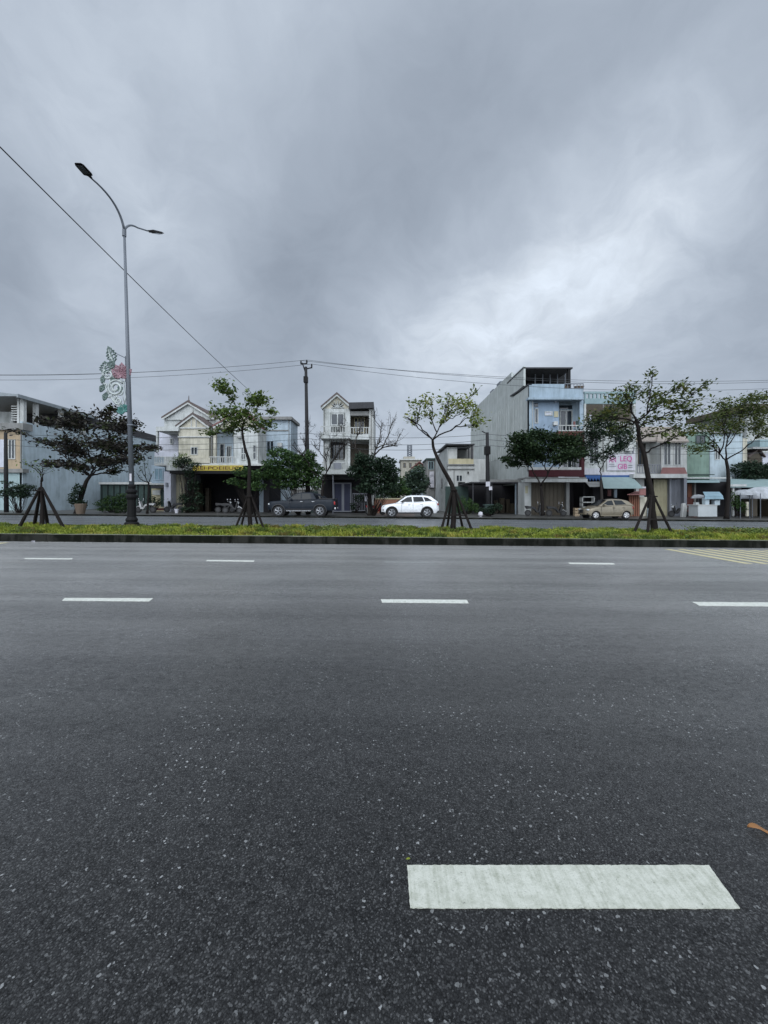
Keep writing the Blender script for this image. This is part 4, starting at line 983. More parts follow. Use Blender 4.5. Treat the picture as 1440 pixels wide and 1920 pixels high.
# --- market stalls on the right
h = bld('shop_shelter', 'dark open roadside shelter under teal sheet roofing at the right edge', 1420, 36, 'shelter')
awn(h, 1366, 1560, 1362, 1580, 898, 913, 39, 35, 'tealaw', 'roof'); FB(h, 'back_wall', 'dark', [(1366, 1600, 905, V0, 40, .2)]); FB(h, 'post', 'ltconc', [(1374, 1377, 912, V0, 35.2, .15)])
FB(h, 'beam', 'ltconc', [(1366, 1400, 908, 912, 35.0, .1)]); FB(h, 'stored_goods', 'brown', [(1408, 1420, 935, V0, 37, 1), (1424, 1440, 930, V0, 38, 1), (1444, 1470, 938, V0, 36.5, 1)])
def dome(u, v, Y, rx, rz, ry, m, label, name='tarpaulin', cat='tarpaulin', pole=None, seg=12, seed=1):
    r_ = np.random.default_rng(seed); c_ = P3(u, v, Y); vs = []; fs = []; nr = 5
    for i in range(nr):
        a = i / (nr - 1) * math.pi / 2
        for j in range(seg):
            q = j / seg * 2 * math.pi; k_ = 1 + .06 * math.cos(q * seg / 2) + r_.normal() * .03
            vs.append(c_ + np.array([rx * math.sin(a + .03) * math.cos(q) * k_, ry * math.sin(a + .03) * math.sin(q) * k_, rz * math.cos(a) - (.05 * rz if i == nr-1 else 0)]))
    fs = [(i*seg + j, i*seg + (j+1) % seg, (i+1)*seg + (j+1) % seg, (i+1)*seg + j) for i in range(nr-1) for j in range(seg)] + [tuple(range(seg))]
    root = thing(name, label, cat, (c_[0], c_[1], gz(c_[0]) + .1))
    o = MB().add(vs, fs).build('canopy', m, root); s_ = o.modifiers.new('t', 'SOLIDIFY'); s_.thickness = .02
    b = MB()
    if pole == 'centre': b.tube([(c_[0], c_[1], gz(c_[0]) + .05), c_ + (0, 0, rz * .9)], .025, 6)
    else:
        for sx_ in (-.85, .85):
            for sy_ in (-.6, .6): b.tube([(c_[0] + rx*sx_, c_[1] + ry*sy_, gz(c_[0]) + .05), (c_[0] + rx*sx_, c_[1] + ry*sy_, c_[2] + rz*.3)], .03, 6)
    b.build('post', 'galv', root); return root
dome(1309, 934, 33.5, .5, .3, .5, 'tarp', 'small white umbrella left of the blue covered cart', 'umbrella', 'umbrella', 'centre')
dome(1397, 928, 33, 1.0, .45, .8, 'tarp', 'peaked white awning tarpaulin left of the larger one at the right edge', seed=2)
dome(1432, 934, 34, 2.0, 1.0, 1.2, 'tarp', 'large white tarpaulin bulging at the right edge', seed=5)
b = MB(); b.fb(1400, 1404, 941, V0, 32.5, .12); b.solo('post', 'cream', 'cream wooden post standing in front of the dark shelter', 'post')
# food cart
h = bld('food_cart', 'white box food cart with light blue tarpaulin roof', 1328, 32, 'food cart')
FB(h, 'counter', 'cartw', [(1309, 1345, 947.5, 969, 31.4, 1.0)], bevel=.03); FB(h, 'counter_edge', 'ltconc', [(1308.5, 1345.5, 946.3, 948, 31.36, 1.1)])
awn(h, 1318, 1349, 1322, 1356, 922, 930, 32.6, 31.8, 'bluetarp', 'roof'); awn(h, 1322, 1354, 1321, 1357, 928, 935, 31.85, 31.75, 'bluetarp', 'roof_flap')
b = MB()
for u in (1321, 1337, 1349): b.fb(u, u + 1.2, 930, 947, 32.0, .05)
b.build('post', 'galv', h); FB(h, 'display_case', 'sidewall', [(1322, 1330, 934, 947, 31.9, .3), (1340, 1350, 938, 947, 31.95, .3)])
FB(h, 'umbrella_bag', 'cartw', [(1305, 1311, 942, 955, 32.4, .3)])

# ================================================================ CARS (front to the left, metres; s runs from nose to tail)
def car(name, label, u0, Yn, L_, Wd, zb, top, sills, wheels, wr, arch, gh, roofp, wins, paintm, rimm, extra=None, tilt=None, cat='car', glassy=.05):
    x0 = WX(u0, Yn); zg = gz(x0 + L_/2) + .10
    root = thing(name, label, cat, (x0 + L_/2, Yn + Wd/2, zg))
    st = sorted(set(list(np.arange(0, L_ + .01, .06)) + [w_ + q for w_ in wheels for q in (-arch, arch)]))
    tx, tz = zip(*top); vs = []
    for s in st:
        s = min(s, L_)
        zt = float(np.interp(s, tx, tz)); z0 = zb + (.10 if s < .25 or s > L_ - .25 else 0)
        for w_ in wheels:
            if abs(s - w_) <= arch: z0 = max(z0, wr + math.sqrt(max(0, arch**2 - (s - w_)**2)))
        e = max(0, .30 * (1 - s / .45) ** 2 if s < .45 else 0) + max(0, .24 * (1 - (L_ - s) / .35) ** 2 if s > L_ - .35 else 0)
        side = [(.05, z0), (.0, z0 + .10 * (zt - z0)), (.0, z0 + .45 * (zt - z0)), (.015, z0 + .62 * (zt - z0)), (.03, zt - .08), (.07, zt - .02), (.16, zt + .005), (Wd/2, zt + .03)]
        ring = [(y + e * (1 - y / (Wd/2)), z) for y, z in side]
        ring += [(Wd - y, z) for y, z in ring[-2::-1]]
        vs += [(x0 + s, Yn + y, zg + z) for y, z in ring]
    k = 15; n = len(st)
    fs = [(i*k + j, (i+1)*k + j, (i+1)*k + j + 1, i*k + j + 1) for i in range(n-1) for j in range(k-1)] + [tuple(range(k))[::-1] if 0 else tuple(range(k)), tuple((n-1)*k + j for j in range(k))[::-1]]
    body = MB().add(vs, fs).build('body', paintm, root, smooth=True)
    e_ = body.modifiers.new('edge', 'EDGE_SPLIT'); e_.split_angle = R(35)
    MB().box(x0 + .35, x0 + L_ - .35, Yn + .16, Yn + Wd - .16, zg + zb + .02, zg + zb + .5).build('underbody', 'plastic', root)
    # greenhouse
    gx, gzz = zip(*roofp); sa, sb_ = gh; zr = max(gzz)
    def yy(z, s): 
        zt = float(np.interp(s, tx, tz)); return .04 + .27 * max(0, (z - zt)) / (zr - zt + 1e-6)
    vs = []; sts = np.linspace(sa, sb_, 34)
    for s in sts:
        zt = float(np.interp(s, tx, tz)); z1 = max(zt + .001, float(np.interp(s, gx, gzz)))
        ring = [(yy(zt, s) + .02, zt - .05), (yy(zt, s), zt + .0), (yy((zt+z1)/2, s), (zt+z1)/2), (yy(z1, s), z1 - .03), (yy(z1, s) + .10, z1), (Wd/2, z1 + .03)]
        ring += [(Wd - y, z) for y, z in ring[-2::-1]]
        vs += [(x0 + s, Yn + y, zg + z) for y, z in ring]
    k = 11; n = len(sts)
    fs = [(i*k + j, (i+1)*k + j, (i+1)*k + j + 1, i*k + j + 1) for i in range(n-1) for j in range(k-1)] + [tuple(range(k)), tuple((n-1)*k + j for j in range(k))[::-1]]
    g_ = MB().add(vs, fs).build('cabin', paintm, root, smooth=True); e_ = g_.modifiers.new('edge', 'EDGE_SPLIT'); e_.split_angle = R(35)
    for poly in wins:
        for sgn in (0, 1):
            pts = [(x0 + s, Yn + (yy(z, s) - .012 if sgn == 0 else Wd - yy(z, s) + .012), zg + z) for s, z in poly]
            pts2 = [(x, y + (.02 if sgn == 0 else -.02), z) for x, y, z in pts]; m_ = len(pts)
            fs = [tuple(range(m_)), tuple(range(2*m_-1, m_-1, -1))] + [(i, i+m_, (i+1) % m_ + m_, (i+1) % m_) for i in range(m_)]
            MB().add(pts + pts2, fs).build('side_window', 'cargl', root)
    def screen(s0, s1, nm):
        vs = []
        for s in np.linspace(s0, s1, 6):
            z = float(np.interp(s, gx, gzz)); y = yy(z, s) + .09
            vs += [(x0 + s, Yn + y, zg + z + .035), (x0 + s, Yn + Wd/2, zg + z + .05), (x0 + s, Yn + Wd - y, zg + z + .035)]
        MB().add(vs, [(i*3 + j, i*3 + 3 + j, i*3 + 4 + j, i*3 + 1 + j) for i in range(5) for j in (0, 1)]).build(nm, 'cargl', root)
    screen(gx[0] + .06, gx[1] - .04, 'windscreen')
    if abs(gx[-1] - gx[-2]) > .1: screen(gx[-2] + .04, gx[-1] - .05, 'rear_window')
    # wheels
    for side in (0, 1):
        for w_ in wheels:
            ya = Yn + .03 if side == 0 else Yn + Wd - .25
            yo = ya if side == 0 else ya + .22; sg = 1 if side == 0 else -1
            cxw, czw = x0 + w_, zg + wr
            wl_ = MB(); wl_.disc((cxw, czw), wr, ya, ya + .22, 28); t_ = wl_.build('wheel', 'tyre rubber', root, bevel=.02)
            rb = MB(); rr_ = wr * .66
            an = np.linspace(0, 2*math.pi, 25); rb.tube([(cxw + rr_*math.cos(a), yo - .008*sg, czw + rr_*math.sin(a)) for a in an], .022, 6)
            for q in range(5):
                a = q * 2*math.pi/5 + .3
                for da in (-.13, .13):
                    rb.tube([(cxw + .05*math.cos(a), yo - .02*sg, czw + .05*math.sin(a)), (cxw + rr_*math.cos(a+da), yo - .012*sg, czw + rr_*math.sin(a+da))], .028 if rimm == 'rim' else .045, 5)
            rb.disc((cxw, czw), .07, min(yo, yo - .03*sg), max(yo, yo - .03*sg) + .001, 12)
            rb.build('rim', rimm, t_)
            MB().disc((cxw, czw), arch * .98, Yn + .14 if side == 0 else Yn + Wd - .17, Yn + .17 if side == 0 else Yn + Wd - .14, 24).build('wheel_liner', 'plastic', root)
            # dark arch lip
            lip = [(cxw + (arch + .015)*math.cos(a), Yn - .004 if side == 0 else Yn + Wd + .004, czw + (arch + .015)*math.sin(a)) for a in np.linspace(-.15, math.pi + .15, 18)]
            MB().tube(lip, .04 if paintm != 'carbe' else .022, 5).build('arch_trim', 'plastic' if paintm != 'carbe' else paintm, root)
    # mirror, handles, sill, lamps
    MB().box(x0 + gx[0] + .42, x0 + gx[0] + .58, Yn - .17, Yn - .0, zg + sills[2] + .0, zg + sills[2] + .13).build('mirror', 'plastic' if paintm == 'carw' else paintm, root, bevel=.03)
    MB().box(x0 + wheels[0] + arch + .05, x0 + wheels[1] - arch - .05, Yn - .012, Yn + .02, zg + sills[0], zg + sills[1]).build('sill_trim', 'plastic' if paintm != 'carbe' else paintm, root)
    b = MB()
    for s in sills[3]: b.box(x0 + s, x0 + s + .18, Yn - .018, Yn + .03, zg + sills[2] - .14, zg + sills[2] - .10)
    b.build('door_handle', 'chrome' if paintm == 'cargy' else paintm, root)
    b = MB()
    for s in sills[4]: b.box(x0 + s, x0 + s + .012, Yn - .004, Yn + .02, zg + zb + .12, zg + sills[2] - .05)
    b.build('door_gap', 'plastic', root)
    for (nm, m_, s0, s1, z0, z1) in (extra or []):
        for y in (0, 1):
            q = .30 * (1 - min(s0, .45) / .45) ** 2 if s0 < .45 else (.20 * (1 - min(L_ - s1, .35) / .35) ** 2 if s1 > L_ - .35 else 0)
            ya = Yn - .008 + q*.62 if y == 0 else Yn + Wd - .2 - q*.62
            MB().box(x0 + s0, x0 + s1, ya, ya + .21, zg + z0, zg + z1).build(nm, m_, root, bevel=.03)
    MB().box(x0 - .02, x0 + .03, Yn + .55, Yn + Wd - .55, zg + .45, zg + .72).build('grille', 'plastic', root)
    return root, x0, zg
# white SUV
car('parked_car', 'white compact crossover with black wheel arches parked facing left in front of the brick wall', 715, 29.35, 4.45, 1.78, .30,
    [(0,.72),(.06,.84),(.35,.93),(.9,1.02),(1.25,1.08),(2.5,1.13),(3.6,1.20),(4.2,1.22),(4.35,1.05),(4.45,.8)], (.27,.38,1.12,(2.05,3.0),(1.55,2.42,3.15)), (.80, 3.50), .36, .44,
    (1.12, 4.34), [(1.12,1.07),(1.85,1.58),(2.3,1.66),(3.3,1.66),(3.85,1.58),(4.34,1.18)],
    [[(1.42,1.17),(1.98,1.53),(2.32,1.56),(2.38,1.17)],[(2.47,1.17),(2.44,1.56),(3.15,1.56),(3.28,1.21)],[(3.36,1.22),(3.24,1.55),(3.55,1.50),(3.92,1.25)]],
    'carw', 'rim', [('headlight','lampg',.12,.5,.80,.90),('foglight','plastic',.10,.2,.50,.62),('taillight','tail',4.2,4.4,.92,1.08),('rear_bumper','plastic',3.98,4.42,.34,.50)])
# grey pickup
r_, x0, zg = car('pickup_truck', 'dark slate grey double cab pickup parked facing left behind the staked median tree', 500, 29.3, 5.25, 1.86, .42,
    [(0,.9),(.04,1.04),(.2,1.12),(1.0,1.18),(1.45,1.20),(2.5,1.24),(3.3,1.27),(3.5,1.29),(5.17,1.31),(5.22,1.28),(5.25,.9)], (.50,.57,1.24,(2.55,3.45),(1.7,2.75,3.6)), (.88, 4.05), .40, .49,
    (1.38, 3.78), [(1.38,1.19),(2.05,1.70),(2.5,1.82),(3.3,1.82),(3.5,1.78),(3.78,1.30)],
    [[(1.66,1.29),(2.16,1.68),(2.56,1.74),(2.60,1.29)],[(2.67,1.29),(2.64,1.74),(3.25,1.74),(3.40,1.33)]],
    'cargy', 'rim', [('headlight','lampg',.06,.34,.86,.98),('taillight','tail',5.05,5.22,.88,1.12),('rear_bumper','chrome',5.05,5.27,.52,.66)], cat='pickup')
MB().tube([(x0+1.5, 29.22, zg+.42), (x0+3.4, 29.22, zg+.42)], .04, 6).build('side_step', 'chrome', r_)
MB().box(x0+4.0, x0+5.18, 29.36, 31.08, zg+1.30, zg+1.36).build('bed_cover', 'plastic', r_, bevel=.03)
b = MB()
for y in (29.5, 30.95): b.tube([(x0+3.55, y, zg+1.74), (x0+3.95, y, zg+1.60), (x0+4.35, y, zg+1.36)], .045, 6)
b.build('sport_bar', 'cargy', r_)
# champagne hatchback
car('parked_car', 'small champagne beige hatchback parked facing left under the blue awning', 1100, 29.3, 3.75, 1.6, .22,
    [(0,.55),(.05,.66),(.35,.80),(.75,.92),(1.0,.97),(2.2,1.02),(3.2,1.08),(3.6,1.02),(3.75,.62)], (.22,.30,1.0,(2.0,2.75),(1.12,2.08,2.85)), (.72, 3.05), .29, .35,
    (.85, 3.68), [(.85,.94),(1.72,1.46),(2.2,1.52),(2.9,1.50),(3.3,1.40),(3.68,1.02)],
    [[(1.20,1.05),(1.72,1.38),(2.08,1.43),(2.10,1.06)],[(2.22,1.07),(2.20,1.44),(2.80,1.42),(3.08,1.12)]],
    'carbe', 'hub', [('headlight','lampg',.10,.48,.64,.76),('foglight','plastic',.10,.2,.34,.44),('taillight','tail',3.45,3.68,.78,1.0)])

# ================================================================ MOTORBIKES
def motorbike(u, Y, label, bm='black', flip=1, shield='silver', seed=1):
    x, yw = WX(u, Y), Y; zg = gz(x) + .10
    root = thing('motorbike', label, 'motorbike', (x, Y, zg), 'parked motorbikes'); s = flip
    for dx in (-.62, .62):
        w_ = MB(); w_.disc((x + dx, zg + .28), .28, Y - .045, Y + .045, 18); t_ = w_.build('wheel', 'tyre rubber', root, bevel=.02)
        r_ = MB(); r_.disc((x + dx, zg + .28), .17, Y - .052, Y + .052, 12); r_.build('rim', 'rimd', t_)
    b = MB()
    b.prism([(x + s*q, zg + z) for q, z in ((-.75,.62),(-.35,.68),(-.05,.55),(.1,.32),(.28,.30),(.34,.42),(.12,.52),(.02,.72),(-.3,.80),(-.85,.82))], Y - .14, Y + .14)
    b.prism([(x + s*q, zg + z) for q, z in ((.34,.30),(.46,.55),(.50,.98),(.42,1.0),(.30,.62),(.24,.34))], Y - .17, Y + .17)
    b.build('body', bm, root, bevel=.03)
    MB().prism([(x + s*q, zg + z) for q, z in ((-.85,.83),(-.2,.74),(.02,.73),(.0,.80),(-.4,.86),(-.85,.90))], Y - .12, Y + .12).build('seat', 'plastic', root, bevel=.03)
    b = MB(); b.tube([(x + s*.62, Y, zg + .28), (x + s*.42, Y, zg + 1.0)], .035, 6); b.tube([(x + s*.36, Y - .33, zg + 1.04), (x + s*.43, Y, zg + 1.0), (x + s*.36, Y + .33, zg + 1.04)], .02, 6)
    b.build('handlebar', 'chrome', root)
    MB().prism([(x + s*q, zg + z) for q, z in ((.44,.84),(.58,.86),(.52,1.0),(.44,1.02))], Y - .1, Y + .1).build('headlight', 'lampg', root, bevel=.02)
    b = MB()
    for sy in (-.28, .28): b.tube([(x + s*.38, Y + sy, zg + 1.03), (x + s*.36, Y + sy*1.15, zg + 1.2)], .012, 4); b.box(x + s*.34, x + s*.38, Y + sy*1.15 - .05, Y + sy*1.15 + .05, zg + 1.17, zg + 1.25)
    b.build('mirror', 'chrome', root)
    MB().prism([(x + s*q, zg + z) for q, z in ((.36,.52),(.62,.60),(.88,.42),(.84,.40),(.62,.55),(.40,.48))], Y - .06, Y + .06).build('mudguard', shield, root)
    return root
motorbike(273, 33, 'silver and black motorbike right of the street lamp base', 'silver', -1)
motorbike(436, 33.5, 'black motorbike with white front parked in front of the dark open shop', 'plastic', 1, 'carw')
motorbike(422, 34.4, 'dark motorbike parked behind the one with the white front', 'plastic', 1, 'plastic')
motorbike(704, 33.0, 'red motorbike parked at the brick wall behind the nose of the white car', 'red', 1, 'red')
motorbike(1003, 33.5, 'white and black motorbike beside the grey corner pillar', 'plastic', 1, 'carw')
motorbike(1043, 33.3, 'black motorbike before the brown shutters of the blue house', 'plastic', 1, 'silver')
motorbike(1272, 33.8, 'dark motorbike parked before the grey shutter on the right', 'plastic', -1, 'plastic')
motorbike(326, 34.6, 'dark motorbike half hidden beside the pale shop pillar', 'plastic', -1, 'silver')
b = MB(); b.lathe((WX(331, 33), 33, gz(WX(331, 33)) + .1), [(.12, 0), (.17, .35), (.18, .37)], 10); b.solo('bucket', 'signw', 'white bucket below the vine in front of the beige shutter', 'bucket')
b = MB(); b.lathe((WX(901, 31), 31, gz(WX(901, 31)) + .1), [(.10, 0), (.2, .18), (.16, .36), (.05, .42)], 10); b.solo('bucket', 'signw', 'white pot on the pavement left of the green bin', 'pot')
# bin
h = bld('wheelie_bin', 'dark green rubbish bin at the foot of the cable pole by the carport', 918, 32, 'bin')
FB(h, 'body', 'dkgreen', [(910, 926, 948, 966, 31.8, .6)], bevel=.04); FB(h, 'lid', 'dkgreen', [(909, 927, 945.5, 948, 31.75, .7)])
b = MB(); xb_ = WX(1282, 33.5)
b.prism([(xb_ - .2, gz(xb_) + .1), (xb_ + .15, gz(xb_) + .1), (xb_ + .25, gz(xb_) + 1.0), (xb_ + .12, gz(xb_) + 1.35), (xb_ - .12, gz(xb_) + 1.3)], 33.4, 33.7)
b.solo('covered_bundle', 'ltconc', 'pale wrapped bundle leaning beside the red brown door on the right', 'bundle', bevel=.05)

# ================================================================ TREES AND STAKES
def stakes(u, v, Y, feet, apex_v, label, rail=None, r=.05):
    a = P3(u, v, Y); root = thing('tree_stakes', label, 'tree support', tuple(a), 'stakes around the median trees'); pts = []
    for fu, dy_ in feet:
        f = np.array([WX(fu, Y + dy_), Y + dy_, 0]); f[2] = gz(f[0]) + .18
        e = P3(u, apex_v, Y); e = e + (f - e) * .04; e[2] = WZ(apex_v, Y)
        MB().tube([f, (f + e)/2, e], [r*1.1, r, r*.8], 6).build('stake', 'stake', root); pts.append((f, e))
    z = WZ(apex_v + 6, Y); MB().tube([(a[0]-.15, Y-.12, z), (a[0]+.15, Y-.12, z)], .03, 5).build('tie', 'stake', root)
    if rail:
        b = MB(); k_ = rail; q = [f + (e - f) * k_ for f, e in pts]
        for i in range(len(q)): b.tube([q[i], q[(i+1) % len(q)]], .022, 5)
        b.build('rail', 'stake', root)
    return root
stakes(77, 989, 15.4, [(35, -.2), (120, .0), (64, 1.0), (90, .9)], 914, 'four dark stakes propped around the bare sapling left of the street lamp', r=.06)
tree('sapling', 'bare thin sapling with few leaves standing inside stakes at far left', 'tree', 15.4, [(79,990),(78,950),(77,905)], .09, [(60,880,10,10),(95,885,10,12),(75,875,8,10),(52,868,7,5)], 'mid', .05, .12, seed=4, dy=.5, twig=.6)
stakes(468, 990, 16.2, [(441, -.2), (495, -.1), (452, .9), (484, .9)], 925, 'four dark stakes around the median tree in front of the pickup', .35, r=.045)
tree('median_tree', 'slender median tree with large tufted leaves left of the tall concrete pole', 'tree', 16.2, [(470,991),(467,950),(467,900),(468,866),(461,842),(455,808),(455,790)], .10,
     [(425,738,15,11),(438,744,9,7),(462,745,12,8),(475,750,16,8),(492,754,15,8),(513,772,8,5),(408,766,8,6),(414,778,9,5),(440,785,26,10),(455,797,30,10),(420,803,22,8,5),(492,798,14,9,5),(385,812,10,5,5),(470,782,20,8)], 'mid', .095, 2.0, seed=11, dy=.9, asp=.45)
stakes(850, 990, 16.2, [(827, -.2), (886, -.4), (838, .8), (868, .9)], 913, 'four dark stakes around the leaning median tree by the white car', .35)
tree('median_tree', 'leaning median tree with sparse yellow green flat crown beside the white car', 'tree', 16.2, [(849,993),(852,950),(850,915),(842,898),(830,880),(820,858),(813,838),(811,825)], .115,
     [(785,758,15,8),(779,770,12,7),(812,752,14,8),(838,757,14,8),(862,755,16,9),(884,756,12,10),(872,772,14,9),(850,770,14,7),(892,776,10,8),(897,797,12,8,6),(890,803,9,6,6),(778,783,8,4),(762,785,6,3,6),(832,790,8,6),(805,775,14,7),(845,742,6,3),(885,742,8,4)], 'lime', .08, .95, seed=21, dy=1.1, r1=.45)
stakes(1222, 992, 16.0, [(1188, -.6), (1260, -.4), (1214, -.9), (1232, .9)], 925, 'four dark stakes around the tallest median tree on the right', .35, r=.055)
tree('median_tree', 'tallest median tree with thick dark trunk in front of the sale banner house', 'tree', 16.0, [(1227,998),(1224,960),(1221,925),(1215,890),(1208,850),(1200,825),(1192,805),(1188,795)], .12,
     [(1205,709,8,7),(1197,716,8,5),(1162,742,18,8),(1185,738,16,9),(1190,755,18,12),(1232,742,20,12),(1225,765,20,12),(1262,735,14,9),(1282,740,14,9),(1262,765,22,11,5),(1238,790,25,10,5),(1275,780,16,12,5),(1165,775,18,10),(1140,778,20,8),(1120,780,12,6),(1205,790,18,12),(1290,765,10,8,5),(1280,800,12,8,4),(1180,800,15,8),(1220,815,22,7,5),(1250,820,18,6,4)], 'olive', .085, 1.15, seed=31, dy=1.3, r1=.5)
tree('street_tree', 'dark bronze leaved almond tree with flat tiers behind the street lamp', 'tree', 30.5, [(143,963),(147,945),(155,922),(163,902),(168,892)], .19,
     [(75,787,16,4),(97,792,16,5),(120,798,20,8),(145,800,22,12),(165,790,20,9),(190,775,10,6),(203,768,8,8),(200,790,20,10),(232,805,22,12),(246,800,14,10),(85,833,16,6),(105,845,20,8),(130,845,22,10),(155,835,24,12),(185,830,24,14),(215,838,24,12),(240,850,22,10),(262,842,22,7),(282,838,12,4),(130,874,22,6,2),(108,868,14,6,2),(155,880,16,6,3),(195,868,24,9),(205,885,12,5),(240,868,18,7),(262,862,15,6),(170,860,20,8),(46,813,6,3)], 'purple', .16, 2.1, seed=41, dy=1.8, bark='bark', r1=.6)
tree('street_tree', 'round crowned dark tree with forked trunk before the blue house', 'tree', 31, [(1018,965),(1016,930),(1014,912)], .15,
     [(972,828,16,9),(985,840,18,12),(1000,820,18,9),(1022,818,20,9),(1045,822,20,10),(1065,826,15,10),(1078,838,12,12),(965,848,12,9),(1010,838,22,10),(1040,842,22,10),(1066,855,18,10),(985,858,16,8),(950,862,8,4),(975,868,12,6),(1045,862,16,8),(1082,858,8,10),(1020,856,16,7)], 'dark', .13, 4.6, seed=51, dy=1.6, r1=.7)
tree('street_tree', 'multi stemmed grey green tree in front of the teal and white house', 'tree', 30.6, [(1128,968),(1128,930),(1127,900)], .14,
     [(1108,812,12,10),(1118,795,12,9),(1135,790,14,9),(1155,795,14,9),(1110,832,12,10),(1130,815,16,12),(1152,820,14,10),(1168,812,12,10),(1178,828,10,8),(1120,855,14,8),(1145,845,14,9),(1102,850,8,8),(1165,840,12,8),(1138,772,10,6)], 'deep', .11, 2.2, seed=61, dy=1.5, bark='barkg', r1=.6)
tree('street_tree', 'spreading pavement tree with thick forked trunk behind the food cart', 'tree', 30, [(1362,972),(1364,940),(1366,905),(1366,880),(1362,862)], .16,
     [(1345,765,18,9),(1365,757,18,8),(1385,760,14,9),(1405,752,14,7),(1420,745,10,5),(1330,778,16,9),(1352,782,20,9),(1395,780,18,10),(1420,772,18,12),(1440,785,16,16),(1318,795,14,8),(1340,800,16,8),(1375,798,18,9),(1410,800,18,10),(1432,810,14,12),(1318,812,12,8,3),(1300,805,10,5,3),(1400,820,14,8,3),(1310,845,10,10,3),(1330,835,12,8,3),(1455,800,14,14)], 'olive', .11, 1.35, seed=71, dy=2.0, bark='bark', r1=.6)
tree('bare_tree', 'leafless forked tree right of the tall concrete pole', 'tree', 31, [(603,962),(604,930),(606,905)], .14,
     [(566,822,10,14),(578,800,10,14),(552,838,8,8),(590,835,10,12),(625,830,12,14),(640,800,12,14),(612,850,10,10),(630,858,14,10),(648,830,10,14),(598,815,10,12)], None, seed=81, dy=1.2, bark='bark', r1=.7, sub=7)
tree('bare_tree', 'leafless spreading tree rising behind the dark bushy tree', 'tree', 31.6, [(694,965),(693,930),(692,900),(692,872)], .20,
     [(715,800,14,14),(735,790,12,14),(750,815,12,12),(708,830,12,12),(670,810,14,12),(655,830,12,12),(700,780,10,14),(728,835,16,10),(745,835,12,8),(680,790,12,12)], None, seed=91, dy=1.2, bark='bark2', r1=.6, sub=7)
bush('bushy_tree', 'dense dark green tree between the narrow house and the brick wall', 'tree', 31.2, [(690,870,28,18),(722,872,22,16),(705,895,36,16),(735,890,16,16),(665,885,16,14),(700,915,34,12),(676,860,12,10),(735,915,18,10)], 'deep', .12, 300, (700, 968), 7, 1.2, stems=5)
bush('bushy_tree', 'big leafy tree overhanging the grey pickup', 'tree', 32.0, [(580,855,14,12),(525,850,24,10),(550,862,26,14),(515,872,26,12),(570,868,22,14),(590,880,16,14),(530,888,34,12),(565,890,34,16),(595,905,14,14),(500,890,16,10),(545,908,38,10)], 'fresh', .12, 270, (560, 966), 9, 1.2, stems=5)
bush('bushy_tree', 'small bright leafy tree in front of the dark open shop', 'tree', 31.5, [(455,885,20,10),(478,892,20,12),(440,903,16,8),(462,908,22,10),(485,912,16,10)], 'fresh', .10, 240, (470, 966), 12, .8)
bush('vine', 'straggly vine and shrub growing before the beige shutter of the gabled house', 'plant', 33.5, [(335,868,12,8),(350,862,12,6),(365,872,12,5),(355,885,12,12),(362,910,12,14),(350,935,16,12),(355,955,18,8),(372,935,8,14)], 'deep', .10, 230, (352, 966), 13, .6)
bush('palm', 'spiky leaved plant on the balcony left of the yellow sign', 'plant', 35.2, [(340,858,16,10),(332,870,14,8),(352,866,12,6)], 'mid', .16, 90, (342, 878), 14, .5, up=-.2, asp=.14)
bush('clipped_tree', 'small clipped tree by the pole at the left edge', 'tree', 30.6, [(28,920,22,9),(50,915,16,8),(10,925,14,8),(45,928,18,7),(20,905,6,4)], 'deep', .09, 330, (35, 966), 15, .8)
bush('planter_shrub', 'dark shrub around the foot of the bronze leaved tree', 'shrub', 30.2, [(140,935,11,14),(148,918,8,12),(152,945,9,10)], 'deep', .09, 330, (146, 964), 16, .5)
b = MB(); b.lathe((WX(153, 30.2), 30.1, gz(WX(153, 30.2)) + .1), [(.28, 0), (.36, .5), (.42, .75), (.42, .8), (.3, .8)], 14); b.solo('planter', 'pot', 'large clay planter at the foot of the bronze leaved tree', 'planter')
bush('shrub', 'light green shrub bank in front of the low green shed', 'shrub', 33, [(190,945,12,8),(210,938,12,10),(230,935,14,12),(222,950,18,8),(200,955,14,5)], 'fresh', .09, 300, (212, 964), 17, .7)
bush('shrub', 'dark potted shrub left of the street lamp base', 'shrub', 31.5, [(222,958,8,6),(238,952,8,10)], 'dark', .08, 300, (230, 968), 18, .4)
tree('frangipani_tree', 'small bare frangipani behind the street lamp pole', 'tree', 31.4, [(276,962),(278,930),(279,905)], .09, [(262,880,5,8),(270,872,5,8),(285,888,4,6),(255,892,5,6)], 'mid', .10, .12, seed=101, dy=.5, bark='bark', r1=.7, sub=3)
bush('shrub', 'plants in front of the light blue annex', 'shrub', 34, [(284,935,8,8),(290,945,8,8),(300,940,6,8)], 'deep', .08, 280, (288, 962), 19, .4)
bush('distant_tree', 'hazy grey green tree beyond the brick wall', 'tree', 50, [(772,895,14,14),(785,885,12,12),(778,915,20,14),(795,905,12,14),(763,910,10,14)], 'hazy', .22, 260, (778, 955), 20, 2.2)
bush('distant_tree', 'light green tree directly behind the brick wall', 'tree', 42, [(748,905,12,14),(740,920,18,12),(760,922,12,10),(730,905,10,10)], 'fresh', .16, 260, (745, 958), 21, 1.5)
bush('weeds', 'tall grass clump left of the carport', 'grass clump', 36.2, [(868,945,8,16),(882,948,8,14),(858,950,8,12),(892,952,6,10)], 'fresh', .16, 320, (872, 966), 22, .5, up=-.6, asp=.12)
bush('weeds', 'leafy weeds around the green bin and cable pole', 'weeds', 31.6, [(905,958,10,7),(922,955,10,10),(935,950,8,8)], 'deep', .08, 330, (918, 968), 23, .4)
